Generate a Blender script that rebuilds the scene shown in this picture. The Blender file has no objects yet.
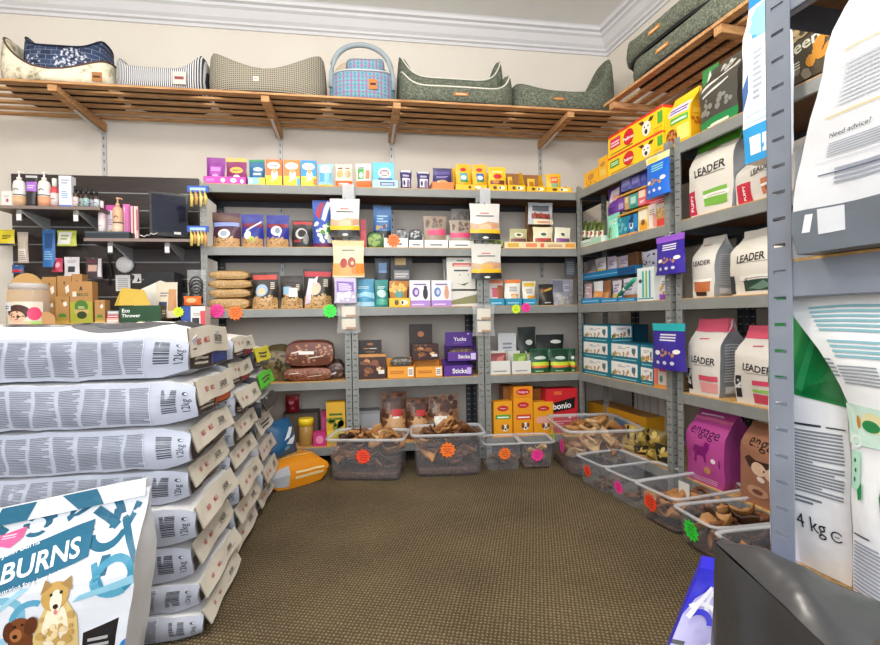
import bpy, math, random
from math import sin, cos, pi, sqrt, atan2, radians
from mathutils import Vector, Matrix, noise
from mathutils.geometry import tessellate_polygon
S = bpy.context.scene
COL = S.collection
random.seed(7)

# ------------------------------------------------------------------ camera
F_PX, YAW, PITCH, ROLL, SKEW = 500.0, .1606, .0086, -.0167, -.0922
CAMZ = .91
def _cam():
    cy, sy, cp, sp, cr, sr = cos(YAW), sin(YAW), cos(PITCH), sin(PITCH), cos(ROLL), sin(ROLL)
    return (Matrix(((cr, -sr, 0), (sr, cr, 0), (0, 0, 1))) @ Matrix(((1, 0, 0), (0, cp, -sp), (0, sp, cp)))
            @ Matrix(((1, 0, 0), (0, 0, -1), (0, 1, 0))) @ Matrix(((cy, -sy, 0), (sy, cy, 0), (0, 0, 1))))
RM = _cam()
RT = RM.transposed()
CAM = Vector((0, 0, CAMZ))
cd = bpy.data.cameras.new('camera')
cam = bpy.data.objects.new('camera', cd)
COL.objects.link(cam)
cd.sensor_fit = 'HORIZONTAL'
cd.sensor_width = 36
cd.lens = F_PX / 880 * 36
cd.clip_start = .02
rx, dn, fw = RM[0], RM[1], RM[2]
cam.matrix_world = Matrix(((rx[0], -dn[0], -fw[0], 0), (rx[1], -dn[1], -fw[1], 0), (rx[2], -dn[2], -fw[2], CAMZ), (0, 0, 0, 1)))
S.camera = cam

def ray(px, py):
    return RT @ Vector(((px - 440) / F_PX, (py - 322.5) / F_PX, 1))
def onplane(px, py, p0, n):
    d = ray(px, py)
    return CAM + d * ((Vector(p0) - CAM).dot(n) / d.dot(n))
def atY(px, py, Y): return onplane(px, py, (0, Y, 0), Vector((0, 1, 0)))
def atZ(px, py, z): return onplane(px, py, (0, 0, z), Vector((0, 0, 1)))
def atD(px, py, zc): return CAM + ray(px, py) * zc

D0 = 3.15                                   # front plane of the back racks
YD = Vector((sin(SKEW), cos(SKEW), 0))      # direction of the right-hand racks, away from the camera
ND = Vector((cos(SKEW), -sin(SKEW), 0))     # into the right-hand racks
C0 = atY(577, 300, D0); C0.z = 0
RZ = atan2(-cos(SKEW), -sin(SKEW))
TIER = [0, 1.735, 1.36, .985, .534, .127]

# ------------------------------------------------------------------ materials
def lin(c): return c / 12.92 if c <= .04045 else ((c + .055) / 1.055) ** 2.4
def rgb(h):
    if len(h) == 3: h = h[0] * 2 + h[1] * 2 + h[2] * 2
    return tuple(lin(int(h[i:i + 2], 16) / 255) for i in (0, 2, 4)) + (1,)
_M = {}
def mat(h, rough=.45, kind=''):
    """plain coloured surface with a faint procedural unevenness"""
    k = (h, rough, kind)
    if k in _M: return _M[k]
    m = bpy.data.materials.new('surface_%s_%s' % (h, kind or 'plain'))
    m.use_nodes = True
    nt = m.node_tree
    b = nt.nodes['Principled BSDF']
    b.inputs['Base Color'].default_value = rgb(h)
    b.inputs['Roughness'].default_value = rough
    nz = nt.nodes.new('ShaderNodeTexNoise')
    nz.inputs['Scale'].default_value = 60 if kind != 'film' else 22
    tc = nt.nodes.new('ShaderNodeTexCoord')
    nt.links.new(tc.outputs['Object'], nz.inputs['Vector'])
    if kind == 'film':
        bp = nt.nodes.new('ShaderNodeBump')
        bp.inputs['Strength'].default_value = .22
        bp.inputs['Distance'].default_value = .01
        nt.links.new(nz.outputs['Fac'], bp.inputs['Height'])
        nt.links.new(bp.outputs['Normal'], b.inputs['Normal'])
    else:
        mr = nt.nodes.new('ShaderNodeMapRange')
        mr.inputs['To Min'].default_value = max(0, rough - .08)
        mr.inputs['To Max'].default_value = min(1, rough + .08)
        nt.links.new(nz.outputs['Fac'], mr.inputs['Value'])
        nt.links.new(mr.outputs['Result'], b.inputs['Roughness'])
    if kind == 'metal':
        b.inputs['Metallic'].default_value = .25
    _M[k] = m
    return m

def nodemat(name, rough=.6):
    m = bpy.data.materials.new(name); m.use_nodes = True
    nt = m.node_tree
    return m, nt, nt.nodes, nt.links, nt.nodes['Principled BSDF'], nt.nodes.new('ShaderNodeTexCoord')

def ramp(nd, stops, interp='LINEAR'):
    r = nd.new('ShaderNodeValToRGB'); r.color_ramp.interpolation = interp
    e = r.color_ramp.elements
    while len(e) < len(stops): e.new(.5)
    for q, (p, c) in zip(e, stops): q.position = p; q.color = rgb(c)
    return r

def noisy(name, stops, scale, rough=.7, bump=0, stretch=(1, 1, 1), detail=4):
    m, nt, nd, lk, b, tc = nodemat(name)
    mp = nd.new('ShaderNodeMapping'); mp.inputs['Scale'].default_value = stretch
    nz = nd.new('ShaderNodeTexNoise'); nz.inputs['Scale'].default_value = scale; nz.inputs['Detail'].default_value = detail
    r = ramp(nd, stops)
    lk.new(tc.outputs['Object'], mp.inputs['Vector']); lk.new(mp.outputs['Vector'], nz.inputs['Vector'])
    lk.new(nz.outputs['Fac'], r.inputs['Fac']); lk.new(r.outputs['Color'], b.inputs['Base Color'])
    b.inputs['Roughness'].default_value = rough
    if bump:
        bp = nd.new('ShaderNodeBump'); bp.inputs['Strength'].default_value = bump; bp.inputs['Distance'].default_value = .01
        lk.new(nz.outputs['Fac'], bp.inputs['Height']); lk.new(bp.outputs['Normal'], b.inputs['Normal'])
    return m

def clearmat(name, h, opac, rough=.25):
    """milky see-through plastic"""
    m, nt, nd, lk, b, tc = nodemat(name)
    b.inputs['Base Color'].default_value = rgb(h); b.inputs['Roughness'].default_value = rough
    tr = nd.new('ShaderNodeBsdfTransparent'); mx = nd.new('ShaderNodeMixShader')
    nz = nd.new('ShaderNodeTexNoise'); nz.inputs['Scale'].default_value = 9
    mr = nd.new('ShaderNodeMapRange'); mr.inputs['To Min'].default_value = opac * .8; mr.inputs['To Max'].default_value = opac * 1.2
    lk.new(tc.outputs['Object'], nz.inputs['Vector']); lk.new(nz.outputs['Fac'], mr.inputs['Value'])
    lk.new(mr.outputs['Result'], mx.inputs['Fac']); lk.new(tr.outputs[0], mx.inputs[1]); lk.new(b.outputs[0], mx.inputs[2])
    lk.new(mx.outputs[0], nd['Material Output'].inputs['Surface'])
    return m

WOOD = noisy('slat_wood', [(.25, '98683f'), (.5, 'c0905f'), (.8, 'dcb283')], 9, .8, .1, (1, 9, 9))
CHIP = noisy('chipboard', [(.3, 'b98a4e'), (.7, 'd9b070')], 90, .8)
WALLM = noisy('wall_paint', [(.3, 'dad3c9'), (.7, 'ded8cf')], 3, .85, .02)
CEIL = noisy('ceiling_paint', [(.3, 'e6e6e4'), (.7, 'eaeae8')], 3, .9)
CORN = noisy('cornice_paint', [(.3, 'd4d4d8'), (.7, 'dadade')], 3, .7)
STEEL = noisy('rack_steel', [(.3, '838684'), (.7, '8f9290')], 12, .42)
DSTEEL = noisy('rack_steel_dark', [(.3, '7c8492'), (.7, '8a92a0')], 12, .42)
TUB = clearmat('tub_plastic', 'c4c8d0', .15)
TUBRIM = clearmat('tub_rim_plastic', 'dde1e6', .5)
CLEAR = clearmat('clear_film', 'f2f4f6', .16, .12)
UNDER = noisy('deck_underside', [(.3, '5c4430'), (.7, '6e523a')], 60, .85)  # darker brown for the bottom layer of the shelf decks
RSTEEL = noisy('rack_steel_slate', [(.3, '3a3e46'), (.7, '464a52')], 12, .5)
CARTON = noisy('brown_carton', [(.3, '8f6438'), (.7, 'a3764a')], 40, .85)
CHEW = [noisy('dried_chew_%s' % n, [(.3, a), (.7, b_)], 24, .55, .5) for n, a, b_ in
        (('tan', '8e5c30', 'c8935a'), ('brown', '54301a', '8a5a34'), ('dark', '2e1c12', '583820'), ('pale', 'b48a58', 'dcbc8c'))]

# ------------------------------------------------------------------ object helpers
def tag(o, label=None, cat=None, group=None, kind=None):
    if label: o['label'] = label
    if cat: o['category'] = cat
    if group: o['group'] = group
    if kind: o['kind'] = kind
    return o
def empty(name, label=None, cat=None, group=None, loc=(0, 0, 0), rz=0):
    o = bpy.data.objects.new(name, None); COL.objects.link(o)
    o.empty_display_size = .05
    o.location = loc; o.rotation_euler = (0, 0, rz)
    return tag(o, label, cat, group)
def copy_obj(o, parent=None):
    c = o.copy(); COL.objects.link(c)
    if parent: c.parent = parent
    return c
def copy_tree(o, parent=None):
    c = copy_obj(o, parent)
    for ch in list(o.children): copy_tree(ch, c)
    return c

_TX = {}
def text_tris(s, bold):
    """triangles of a word, cap height 1, centred"""
    k = (s, bold)
    if k in _TX: return _TX[k]
    cu = bpy.data.curves.new('lettering', 'FONT')
    cu.body = s.replace('_', ' '); cu.size = 1; cu.resolution_u = 3; cu.align_x = 'CENTER'
    cu.offset = .018 if bold else 0
    o = bpy.data.objects.new('lettering', cu); COL.objects.link(o)
    dg = bpy.context.evaluated_depsgraph_get()
    me = bpy.data.meshes.new_from_object(o.evaluated_get(dg))
    me.calc_loop_triangles()
    q = .69
    vs = [(v.co.x / q, (v.co.y - .345) / q) for v in me.vertices]
    out = [[vs[i] for i in t.vertices] for t in me.loop_triangles]
    bpy.data.objects.remove(o); bpy.data.curves.remove(cu); bpy.data.meshes.remove(me)
    _TX[k] = out
    return out

def split(t, thr, out):
    st = [t]
    while st:
        a = st.pop()
        L = [(a[i][0] - a[(i + 1) % 3][0]) ** 2 + (a[i][1] - a[(i + 1) % 3][1]) ** 2 for i in range(3)]
        i = L.index(max(L))
        if L[i] > thr * thr:
            p, q, r = a[i], a[(i + 1) % 3], a[(i + 2) % 3]
            m = ((p[0] + q[0]) / 2, (p[1] + q[1]) / 2)
            st.append([p, m, r]); st.append([m, q, r])
        else: out.append(a)

class MB:
    """collects shapes and links them as ONE mesh object"""
    def __init__(s): s.v = []; s.f = []; s.mi = []; s.sm = []; s.m = []; s.M = None
    def mx(s, m):
        if m not in s.m: s.m.append(m)
        return s.m.index(m)
    def av(s, p):
        p = Vector(p)
        s.v.append(s.M @ p if s.M else p); return len(s.v) - 1
    def face(s, idx, m, smooth=False): s.f.append(idx); s.mi.append(s.mx(m)); s.sm.append(smooth)
    def poly(s, pts, m): s.face([s.av(p) for p in pts], m)
    def box(s, x0, x1, y0, y1, z0, z1, m):
        i = [s.av(p) for p in ((x0, y0, z0), (x1, y0, z0), (x1, y1, z0), (x0, y1, z0), (x0, y0, z1), (x1, y0, z1), (x1, y1, z1), (x0, y1, z1))]
        for q in ((3, 2, 1, 0), (4, 5, 6, 7), (0, 1, 5, 4), (1, 2, 6, 5), (2, 3, 7, 6), (3, 0, 4, 7)): s.face([i[k] for k in q], m)
    def prism(s, poly, fn, a0, a1, m):
        """poly extruded from a0 to a1; fn(u, v, a) -> point"""
        A = [s.av(fn(u, v, a0)) for u, v in poly]; B = [s.av(fn(u, v, a1)) for u, v in poly]
        n = len(poly)
        s.face(A[::-1], m); s.face(B, m)
        for i in range(n): s.face([A[i], A[(i + 1) % n], B[(i + 1) % n], B[i]], m)
    def lathe(s, prof, m, c=(0, 0, 0), n=16, sx=1, sy=1):
        R = []
        for r, z in prof:
            R.append([s.av((c[0] + r * sx * cos(2 * pi * k / n), c[1] + r * sy * sin(2 * pi * k / n), c[2] + z)) for k in range(n)])
        for a, b in zip(R, R[1:]):
            for k in range(n): s.face([a[k], a[(k + 1) % n], b[(k + 1) % n], b[k]], m, True)
        s.face(R[0][::-1], m); s.face(R[-1], m)
    def tube(s, pts, rad, m, n=8, flat=1):
        pts = [Vector(p) for p in pts]; R = []
        up = Vector((0, 0, 1))
        for i, p in enumerate(pts):
            t = (pts[min(i + 1, len(pts) - 1)] - pts[max(i - 1, 0)]).normalized()
            a = t.cross(up)
            if a.length < .1: a = t.cross(Vector((0, 1, 0)))
            a.normalize(); b = a.cross(t)
            r = rad[i] if isinstance(rad, (list, tuple)) else rad
            R.append([s.av(p + a * r * cos(2 * pi * k / n) + b * r * flat * sin(2 * pi * k / n)) for k in range(n)])
        for a, b in zip(R, R[1:]):
            for k in range(n): s.face([a[k], a[(k + 1) % n], b[(k + 1) % n], b[k]], m, True)
        s.face(R[0][::-1], m); s.face(R[-1], m)
    def patch(s, g, m, smooth=True):
        I = [[s.av(p) for p in r] for r in g]
        for j in range(len(g) - 1):
            for i in range(len(g[0]) - 1):
                s.face([I[j][i], I[j][i + 1], I[j + 1][i + 1], I[j + 1][i]], m, smooth)
    def decals(s, g, des, W, H, eps, rough, kind=''):
        """printed shapes laid onto the grid surface g (rows v, columns u)"""
        nv, nu = len(g) - 1, len(g[0]) - 1
        thr = 9 if nu < 2 and nv < 2 else max(.09, .9 / max(nu, nv))
        def at(u, v, e):
            u = min(max(u, 0), 1); v = min(max(v, 0), 1)
            i = min(int(u * nu), nu - 1); j = min(int(v * nv), nv - 1)
            a, b = u * nu - i, v * nv - j
            p, q, r, t = g[j][i], g[j][i + 1], g[j + 1][i], g[j + 1][i + 1]
            P = p * (1 - a) * (1 - b) + q * a * (1 - b) + r * (1 - a) * b + t * a * b
            N = ((q - p) * (1 - b) + (t - r) * b).cross((r - p) * (1 - a) + (t - q) * a)
            if N.length > 1e-12: N.normalize()
            return P + N * e
        def put(tris, hexc, lay):
            out = []
            for t in tris: split(t, thr, out)
            xs = [q[0] for t in tris for q in t]; ys = [q[1] for t in tris for q in t]
            bb = (min(xs), min(ys), max(xs), max(ys))
            lay = 1 + max([l for (c0, c1, c2, c3), l in seen if c0 < bb[2] and c2 > bb[0] and c1 < bb[3] and c3 > bb[1]] or [0])
            seen.append((bb, lay))
            m = mat(hexc, rough, kind); e = eps * (1 + .25 * lay)
            for t in out: s.face([s.av(at(u, v, e)) for u, v in t], m, False)
        def polytris(P):
            return [[P[i] for i in t] for t in tessellate_polygon([[Vector((a, b, 0)) for a, b in P]])]
        def ccw(T):
            return [t if (t[1][0] - t[0][0]) * (t[2][1] - t[0][1]) - (t[1][1] - t[0][1]) * (t[2][0] - t[0][0]) > 0 else t[::-1] for t in T]
        lay = 0; seen = []
        for el in des.split(';'):
            a = el.split()
            if not a: continue
            lay += 1
            k, c = a[0], a[1]
            if k in 'tT':
                x = a[3:]; cx, cy, hh = float(x[0]), float(x[1]), float(x[2])
                an = radians(float(x[3])) if len(x) > 3 else 0
                sx = float(x[4]) if len(x) > 4 else 1
                T = []
                for t in text_tris(a[2], k == 'T'):
                    T.append([(cx + (X * sx * cos(an) - Y * sin(an)) * hh * H / W, cy + (X * sx * sin(an) + Y * cos(an)) * hh) for X, Y in t])
                put(ccw(T), c, lay); continue
            n = [float(q) for q in a[2:]]
            if k == 'r':
                put([[(n[0], n[1]), (n[2], n[1]), (n[2], n[3])], [(n[0], n[1]), (n[2], n[3]), (n[0], n[3])]], c, lay)
            elif k == 'e':
                P = [(n[0] + n[2] * cos(2 * pi * q / 20), n[1] + n[3] * sin(2 * pi * q / 20)) for q in range(20)]
                put(ccw([[(n[0], n[1]), P[q], P[(q + 1) % 20]] for q in range(20)]), c, lay)
            elif k == 'a':      # arc band: cx cy r0 r1 ang0 ang1 (radius in v units, kept round)
                A0, A1 = radians(n[4]), radians(n[5]); st = max(4, int(abs(n[5] - n[4]) / 14)); T = []
                f = lambda r, t: (n[0] + r * cos(t) * H / W, n[1] + r * sin(t))
                for q in range(st):
                    t0, t1 = A0 + (A1 - A0) * q / st, A0 + (A1 - A0) * (q + 1) / st
                    T += [[f(n[2], t0), f(n[3], t0), f(n[3], t1)], [f(n[2], t0), f(n[3], t1), f(n[2], t1)]]
                put(ccw(T), c, lay)
            elif k == 'p':
                put(ccw(polytris([(n[i], n[i + 1]) for i in range(0, len(n), 2)])), c, lay)
            elif k == 's':      # starburst: cx cy r [points]
                N = int(n[3]) if len(n) > 3 else 10
                P = [(n[0] + n[2] * (1 if q % 2 == 0 else .7) * cos(pi * q / N) * H / W, n[1] + n[2] * (1 if q % 2 == 0 else .7) * sin(pi * q / N)) for q in range(2 * N)]
                put(ccw(polytris(P)), c, lay)
            elif k == 'l':      # lines of small print
                N = int(n[4]); T = []; rr = random.Random(N + int(n[0] * 99))
                for q in range(N):
                    v0 = n[1] + (n[3] - n[1]) * q / N; v1 = v0 + (n[3] - n[1]) / N * .5
                    u1 = n[2] if rr.random() > .2 else n[0] + (n[2] - n[0]) * rr.uniform(.6, .95)
                    T += [[(n[0], v0), (u1, v0), (u1, v1)], [(n[0], v0), (u1, v1), (n[0], v1)]]
                put(T, c, lay)
            elif k == 'b':      # bars of a barcode, stacked along v
                v = n[1]; T = []; rr = random.Random(5)
                while v < n[3]:
                    w = rr.uniform(.008, .03) * (n[3] - n[1]) * 2.2; v1 = min(v + w, n[3])
                    T += [[(n[0], v), (n[2], v), (n[2], v1)], [(n[0], v), (n[2], v1), (n[0], v1)]]
                    v = v1 + rr.uniform(.008, .022) * (n[3] - n[1]) * 2.2
                put(T, c, lay)
            elif k == 'k':      # chunks of food: u0 v0 u1 v1 count radius
                rr = random.Random(int(n[4] * 7 + n[0] * 50)); T = []
                for q in range(int(n[4])):
                    cx, cy = rr.uniform(n[0], n[2]), rr.uniform(n[1], n[3]); r = n[5] * rr.uniform(.6, 1.2); a0 = rr.uniform(0, 3)
                    P = [(cx + r * (1 + .3 * rr.random()) * cos(a0 + pi * w / 4) * H / W, cy + r * (1 + .3 * rr.random()) * sin(a0 + pi * w / 4)) for w in range(8)]
                    T += ccw(polytris(P))
                put(T, c, lay)
    def build(s, name, parent=None, loc=None, rz=0):
        me = bpy.data.meshes.new(name)
        me.from_pydata([tuple(p) for p in s.v], [], s.f)
        for m in s.m: me.materials.append(m)
        me.polygons.foreach_set('material_index', s.mi)
        me.polygons.foreach_set('use_smooth', s.sm)
        me.update()
        o = bpy.data.objects.new(name, me); COL.objects.link(o)
        if parent: o.parent = parent
        if loc is not None: o.location = loc
        o.rotation_euler = (0, 0, rz)
        return o

# ------------------------------------------------------------------ packs
def sst(a, b, x):
    t = min(max((x - a) / (b - a), 0), 1); return t * t * (3 - 2 * t)
def d_box(x, y, z): return x * (1 + .012 * (1 - z * z)), y * (1 + .03 * (1 - z * z) * (1 - x * x)), z
def d_pouch(x, y, z):
    t = (z + 1) / 2
    T = (1 - sst(.15, .9, t)) * .95 + .05
    T *= .8 + .2 * sst(0, .2, t)
    lens = 1 - abs(x) ** 2.6 * (.93 - .35 * (1 - sst(0, .12, t)))
    return x * (1 - .05 * sin(pi * t)), y * T * lens, z - .02 * (1 - x * x) * (1 - t)
def d_pillow(x, y, z):
    T = max(.05, 1 - abs(z) ** 3.2) * (1 - .85 * abs(x) ** 3)
    return x * (1 - .1 * (1 - abs(z) ** 2)), y * T, z
def d_bag(x, y, z):
    t = (z + 1) / 2
    T = 1 - .93 * sst(.62, .97, t)
    xx = x * (1 + .03 * sin(pi * t)) * (1 - .06 * (1 - sst(0, .08, t)))
    if abs(x) > .5: xx -= (1 if x > 0 else -1) * .16 * (1 - abs(y)) * sst(.4, .9, t) * (abs(x) - .5) * 2
    yy = y * T * (1 + .2 * (1 - x * x) * sin(pi * min(1, t * 1.15)))
    return xx, yy, z
def d_loaf(x, y, z):        # a lying pillow of loose food
    e = (1 - .6 * abs(x) ** 5) * (1 - .3 * abs(y) ** 4)
    return x, y * (1 - .12 * abs(z)), z * e if z > 0 else z * (1 - .5 * abs(x) ** 5)
def d_sack(x, y, z):        # a full sack lying flat, block end on the right
    k = 1 - .3 * sst(.84, 1, x) - .3 * sst(.8, 1, -x)
    zz = z * k * (1 - .1 * abs(y) ** 6)
    yy = y * (1 - .07 * sst(.8, 1, abs(x))) * (1 + .05 * (1 - z * z))
    return x, yy, zz - (.04 * sst(.84, 1, x))
def d_block(x, y, z):
    e = (1 - .3 * abs(x) ** 6) * (1 - .15 * abs(y) ** 4)
    return x * (1 - .06 * abs(z) ** 3), y * (1 - .08 * abs(z)), z * e
def d_topsack(x, y, z):
    a, b, c = d_sack(x, y, z)
    return a, b, c * (1 - .42 * abs(y) ** 2.2) if z > 0 else c
DEF = {'topsack': d_topsack, 'block': d_block, 'box': d_box, 'pouch': d_pouch, 'pillow': d_pillow, 'bag': d_bag, 'loaf': d_loaf, 'sack': d_sack}
FACES = {'F': (lambda a, b: (a, -1, b), 0, 2), 'K': (lambda a, b: (-a, 1, b), 0, 2), 'R': (lambda a, b: (1, a, b), 1, 2),
         'L': (lambda a, b: (-1, -a, b), 1, 2), 'T': (lambda a, b: (a, b, 1), 0, 1), 'B': (lambda a, b: (a, -b, -1), 0, 1)}

def pack_into(mb, kind, w, d, h, col='fff', des=None, n=None, amp=0., seed=0, rough=.4, film=None, shear=None):
    dim = (w, d, h); df = DEF[kind] if isinstance(kind, str) else kind
    if n is None: n = (1, 1, 1) if kind == 'box' else (8, 3, 9)
    flat = kind == 'box' and n == (1, 1, 1)
    if film is None: film = 'film' if kind != 'box' else ''
    des = des or {}
    if isinstance(des, str): des = {'F': des}
    cols = col if isinstance(col, dict) else {}
    base = cols.get('*', 'ccc') if cols else col
    for f, (fn, au, avx) in FACES.items():
        nu, nv = n[au], n[avx]
        g = []
        for j in range(nv + 1):
            row = []
            for i in range(nu + 1):
                q = fn(2 * i / nu - 1, 2 * j / nv - 1)
                x, y, z = q if flat else df(*q)
                p = Vector((x * w / 2, y * d / 2, (z + 1) * h / 2))
                if shear: p = Vector(shear(p))
                if amp:
                    s3 = Vector((p.x * 14 + seed * 3.7, p.y * 14, p.z * 14 + seed))
                    k = amp * (1 if p.z > .02 * h else .2)
                    p = p + Vector((noise.noise(s3), noise.noise(s3 + Vector((9, 4, 2))) * .8, noise.noise(s3 + Vector((3, 8, 5))) * .6)) * k
                row.append(p)
            g.append(row)
        c = cols.get(f, base)
        mb.patch(g, c if not isinstance(c, str) else mat(c, rough, film), not flat)
        if f in des:
            mb.decals(g, des[f], dim[au], dim[avx], .0006 if flat else (.0011 if n[0] < 10 else .0013) + amp * .05, rough, film)
    return mb

def place(tier, x0, x1, yt, off, d, yb=None):
    """pixel box of a pack's front on a rack -> base centre, rotation, width, height"""
    right = tier[0] == 'r'; T = TIER[int(tier[1])]
    xm = (x0 + x1) / 2
    if right:
        pl = lambda x, y: onplane(x, y, C0 + ND * off, ND); inw = ND; rz = RZ
    else:
        pl = lambda x, y: atY(x, y, D0 + off); inw = Vector((0, 1, 0)); rz = 0
    z0 = T if yb is None else pl(xm, yb).z
    z1 = pl(xm, yt).z
    a, b = pl(x0, yt), pl(x1, yt); a.z = b.z = z0
    return (a + b) / 2 + inw * d / 2, rz, (b - a).length, max(.01, z1 - z0)

def A(kind, name, label, cat, tier, x0, x1, yt, col, des=None, off=.02, d=.08, yb=None, group=None, turn=0, lean=0, **kw):
    loc, rz, w, h = place(tier, x0, x1, yt, off, d, yb)
    mb = MB()
    if kind != 'box': kw.setdefault('amp', .006); kw.setdefault('seed', random.random() * 20)
    pack_into(mb, kind, w, d, h, col, des, **kw)
    o = mb.build(name, None, loc, rz + radians(turn))
    if lean: o.rotation_euler = (-radians(lean), 0, rz + radians(turn))
    return tag(o, label, cat, group)

def tray(name, label, cat, tier, x0, x1, yt, ylip, m, lip='', off=.012, d=.14, yb=None, group=None, back=None, inner=None):
    """shelf-ready display tray: floor, high back, sloping sides, printed low front lip"""
    loc, rz, w, h = place(tier, x0, x1, yt, off, d, yb)
    hl = place(tier, x0, x1, ylip, off, d, yb)[3]
    hl = min(hl, h)
    mm = mat(m, .5) if isinstance(m, str) else m
    im = inner or mm; bm = back or mm
    t = .002; mb = MB()
    mb.box(-w / 2, w / 2, -d / 2, d / 2, 0, t, im)
    mb.box(-w / 2, w / 2, d / 2 - t, d / 2, 0, h, bm)
    for sx in (-1, 1):
        x = sx * (w / 2 - t / 2)
        mb.prism([(-d / 2, 0), (d / 2, 0), (d / 2, h), (d / 6, h * .98), (-d / 4, hl), (-d / 2, hl)], lambda u, v, a: (a, u, v), x - t / 2, x + t / 2, mm)
    mb.M = Matrix.Translation((0, -d / 2 + t / 2, 0))
    pack_into(mb, 'box', w, t, hl, m if isinstance(m, str) else {'*': m}, lip)
    return tag(mb.build(name, None, loc, rz), label, cat, group)
# ------------------------------------------------------------------ the room
YW, ZC = 3.56, 3.03
CORNER = Vector((atY(607, 44.5, YW).x + .0, YW, 0))
def rw(s, off=0.): return CORNER - YD * s - ND * off     # along the right wall, off towards the room
def struct(name, mb): return tag(mb.build(name), kind='structure')
mb = MB(); mb.box(-2.9, CORNER.x + .1, YW, YW + .1, 0, ZC + .1, WALLM); struct('wall_back', mb)
mb = MB(); a, b = rw(-.1), rw(5.2)
mb.prism([(a.x, a.y), (b.x, b.y), (b.x + .1, b.y), (a.x + .1, a.y)], lambda u, v, w: (u, v, w), 0, ZC + .1, WALLM); struct('wall_right', mb)
mb = MB(); mb.box(-3.0, -2.9, -1.6, YW + .1, 0, ZC + .1, WALLM); struct('wall_left', mb)
mb = MB(); mb.box(-3.0, 2.7, -1.6, YW + .1, ZC, ZC + .1, CEIL); struct('ceiling', mb)

m, nt, nd, lk, bs, tc = nodemat('carpet')
mp = nd.new('ShaderNodeMapping'); mp.inputs['Rotation'].default_value = (0, 0, .35)
w1 = nd.new('ShaderNodeTexWave'); w1.inputs['Scale'].default_value = 26; w1.inputs['Distortion'].default_value = 2.5; w1.inputs['Detail'].default_value = 2; w1.inputs['Detail Scale'].default_value = 3
w2 = nd.new('ShaderNodeTexWave'); w2.inputs['Scale'].default_value = 22; w2.bands_direction = 'Y'; w2.inputs['Distortion'].default_value = 2.5; w2.inputs['Detail Scale'].default_value = 3
nz = nd.new('ShaderNodeTexNoise'); nz.inputs['Scale'].default_value = 2.2; nz.inputs['Detail'].default_value = 6
mu = nd.new('ShaderNodeMath'); mu.operation = 'MULTIPLY'
ad = nd.new('ShaderNodeMath'); ad.operation = 'MULTIPLY_ADD'; ad.inputs[1].default_value = .62
lk.new(tc.outputs['Object'], mp.inputs['Vector'])
for q in (w1, w2): lk.new(mp.outputs['Vector'], q.inputs['Vector'])
lk.new(tc.outputs['Object'], nz.inputs['Vector'])
lk.new(w1.outputs['Fac'], mu.inputs[0]); lk.new(w2.outputs['Fac'], mu.inputs[1])
lk.new(mu.outputs[0], ad.inputs[0])
n2 = nd.new('ShaderNodeMath'); n2.operation = 'MULTIPLY'; n2.inputs[1].default_value = .5
lk.new(nz.outputs['Fac'], n2.inputs[0]); lk.new(n2.outputs[0], ad.inputs[2])
rp = ramp(nd, [(.12, '382d1b'), (.45, '605137'), (.8, '8f8063')])
lk.new(ad.outputs[0], rp.inputs['Fac']); lk.new(rp.outputs['Color'], bs.inputs['Base Color']); bs.inputs['Roughness'].default_value = .95
bp = nd.new('ShaderNodeBump'); bp.inputs['Strength'].default_value = .6; bp.inputs['Distance'].default_value = .006
lk.new(mu.outputs[0], bp.inputs['Height']); lk.new(bp.outputs['Normal'], bs.inputs['Normal'])
CARPET = m
mb = MB(); mb.box(-3.0, 2.7, -1.6, YW + .1, -.08, 0, CARPET); struct('floor', mb)

# cornice: stepped profile swept along the back and right walls
prof = [(0, -.155), (.012, -.155), (.012, -.135), (.03, -.13), (.03, -.115), (.05, -.1), (.075, -.06), (.095, -.05), (.095, -.032), (.12, -.028), (.12, -.008), (.13, 0), (0, 0)]
mb = MB()
q = lambda o: CORNER.x - o / cos(SKEW) + tan_ * o if False else CORNER.x - o * (1 + sin(-SKEW) * 0)
A0 = [mb.av((-2.9, YW - o, ZC + z)) for o, z in prof]
B0 = [mb.av(Vector((CORNER.x, YW, ZC + z)) - ND * o + YD * 0 - Vector((0, o, 0)) * (1 - abs(sin(SKEW)))) for o, z in prof]
C1 = [mb.av(rw(5.0, o) + Vector((0, 0, ZC + z))) for o, z in prof]
for P0, P1 in ((A0, B0), (B0, C1)):
    for i in range(len(prof) - 1): mb.face([P0[i], P0[i + 1], P1[i + 1], P1[i]], CORN)
tag(mb.build('trim_1'), kind='structure')

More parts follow.
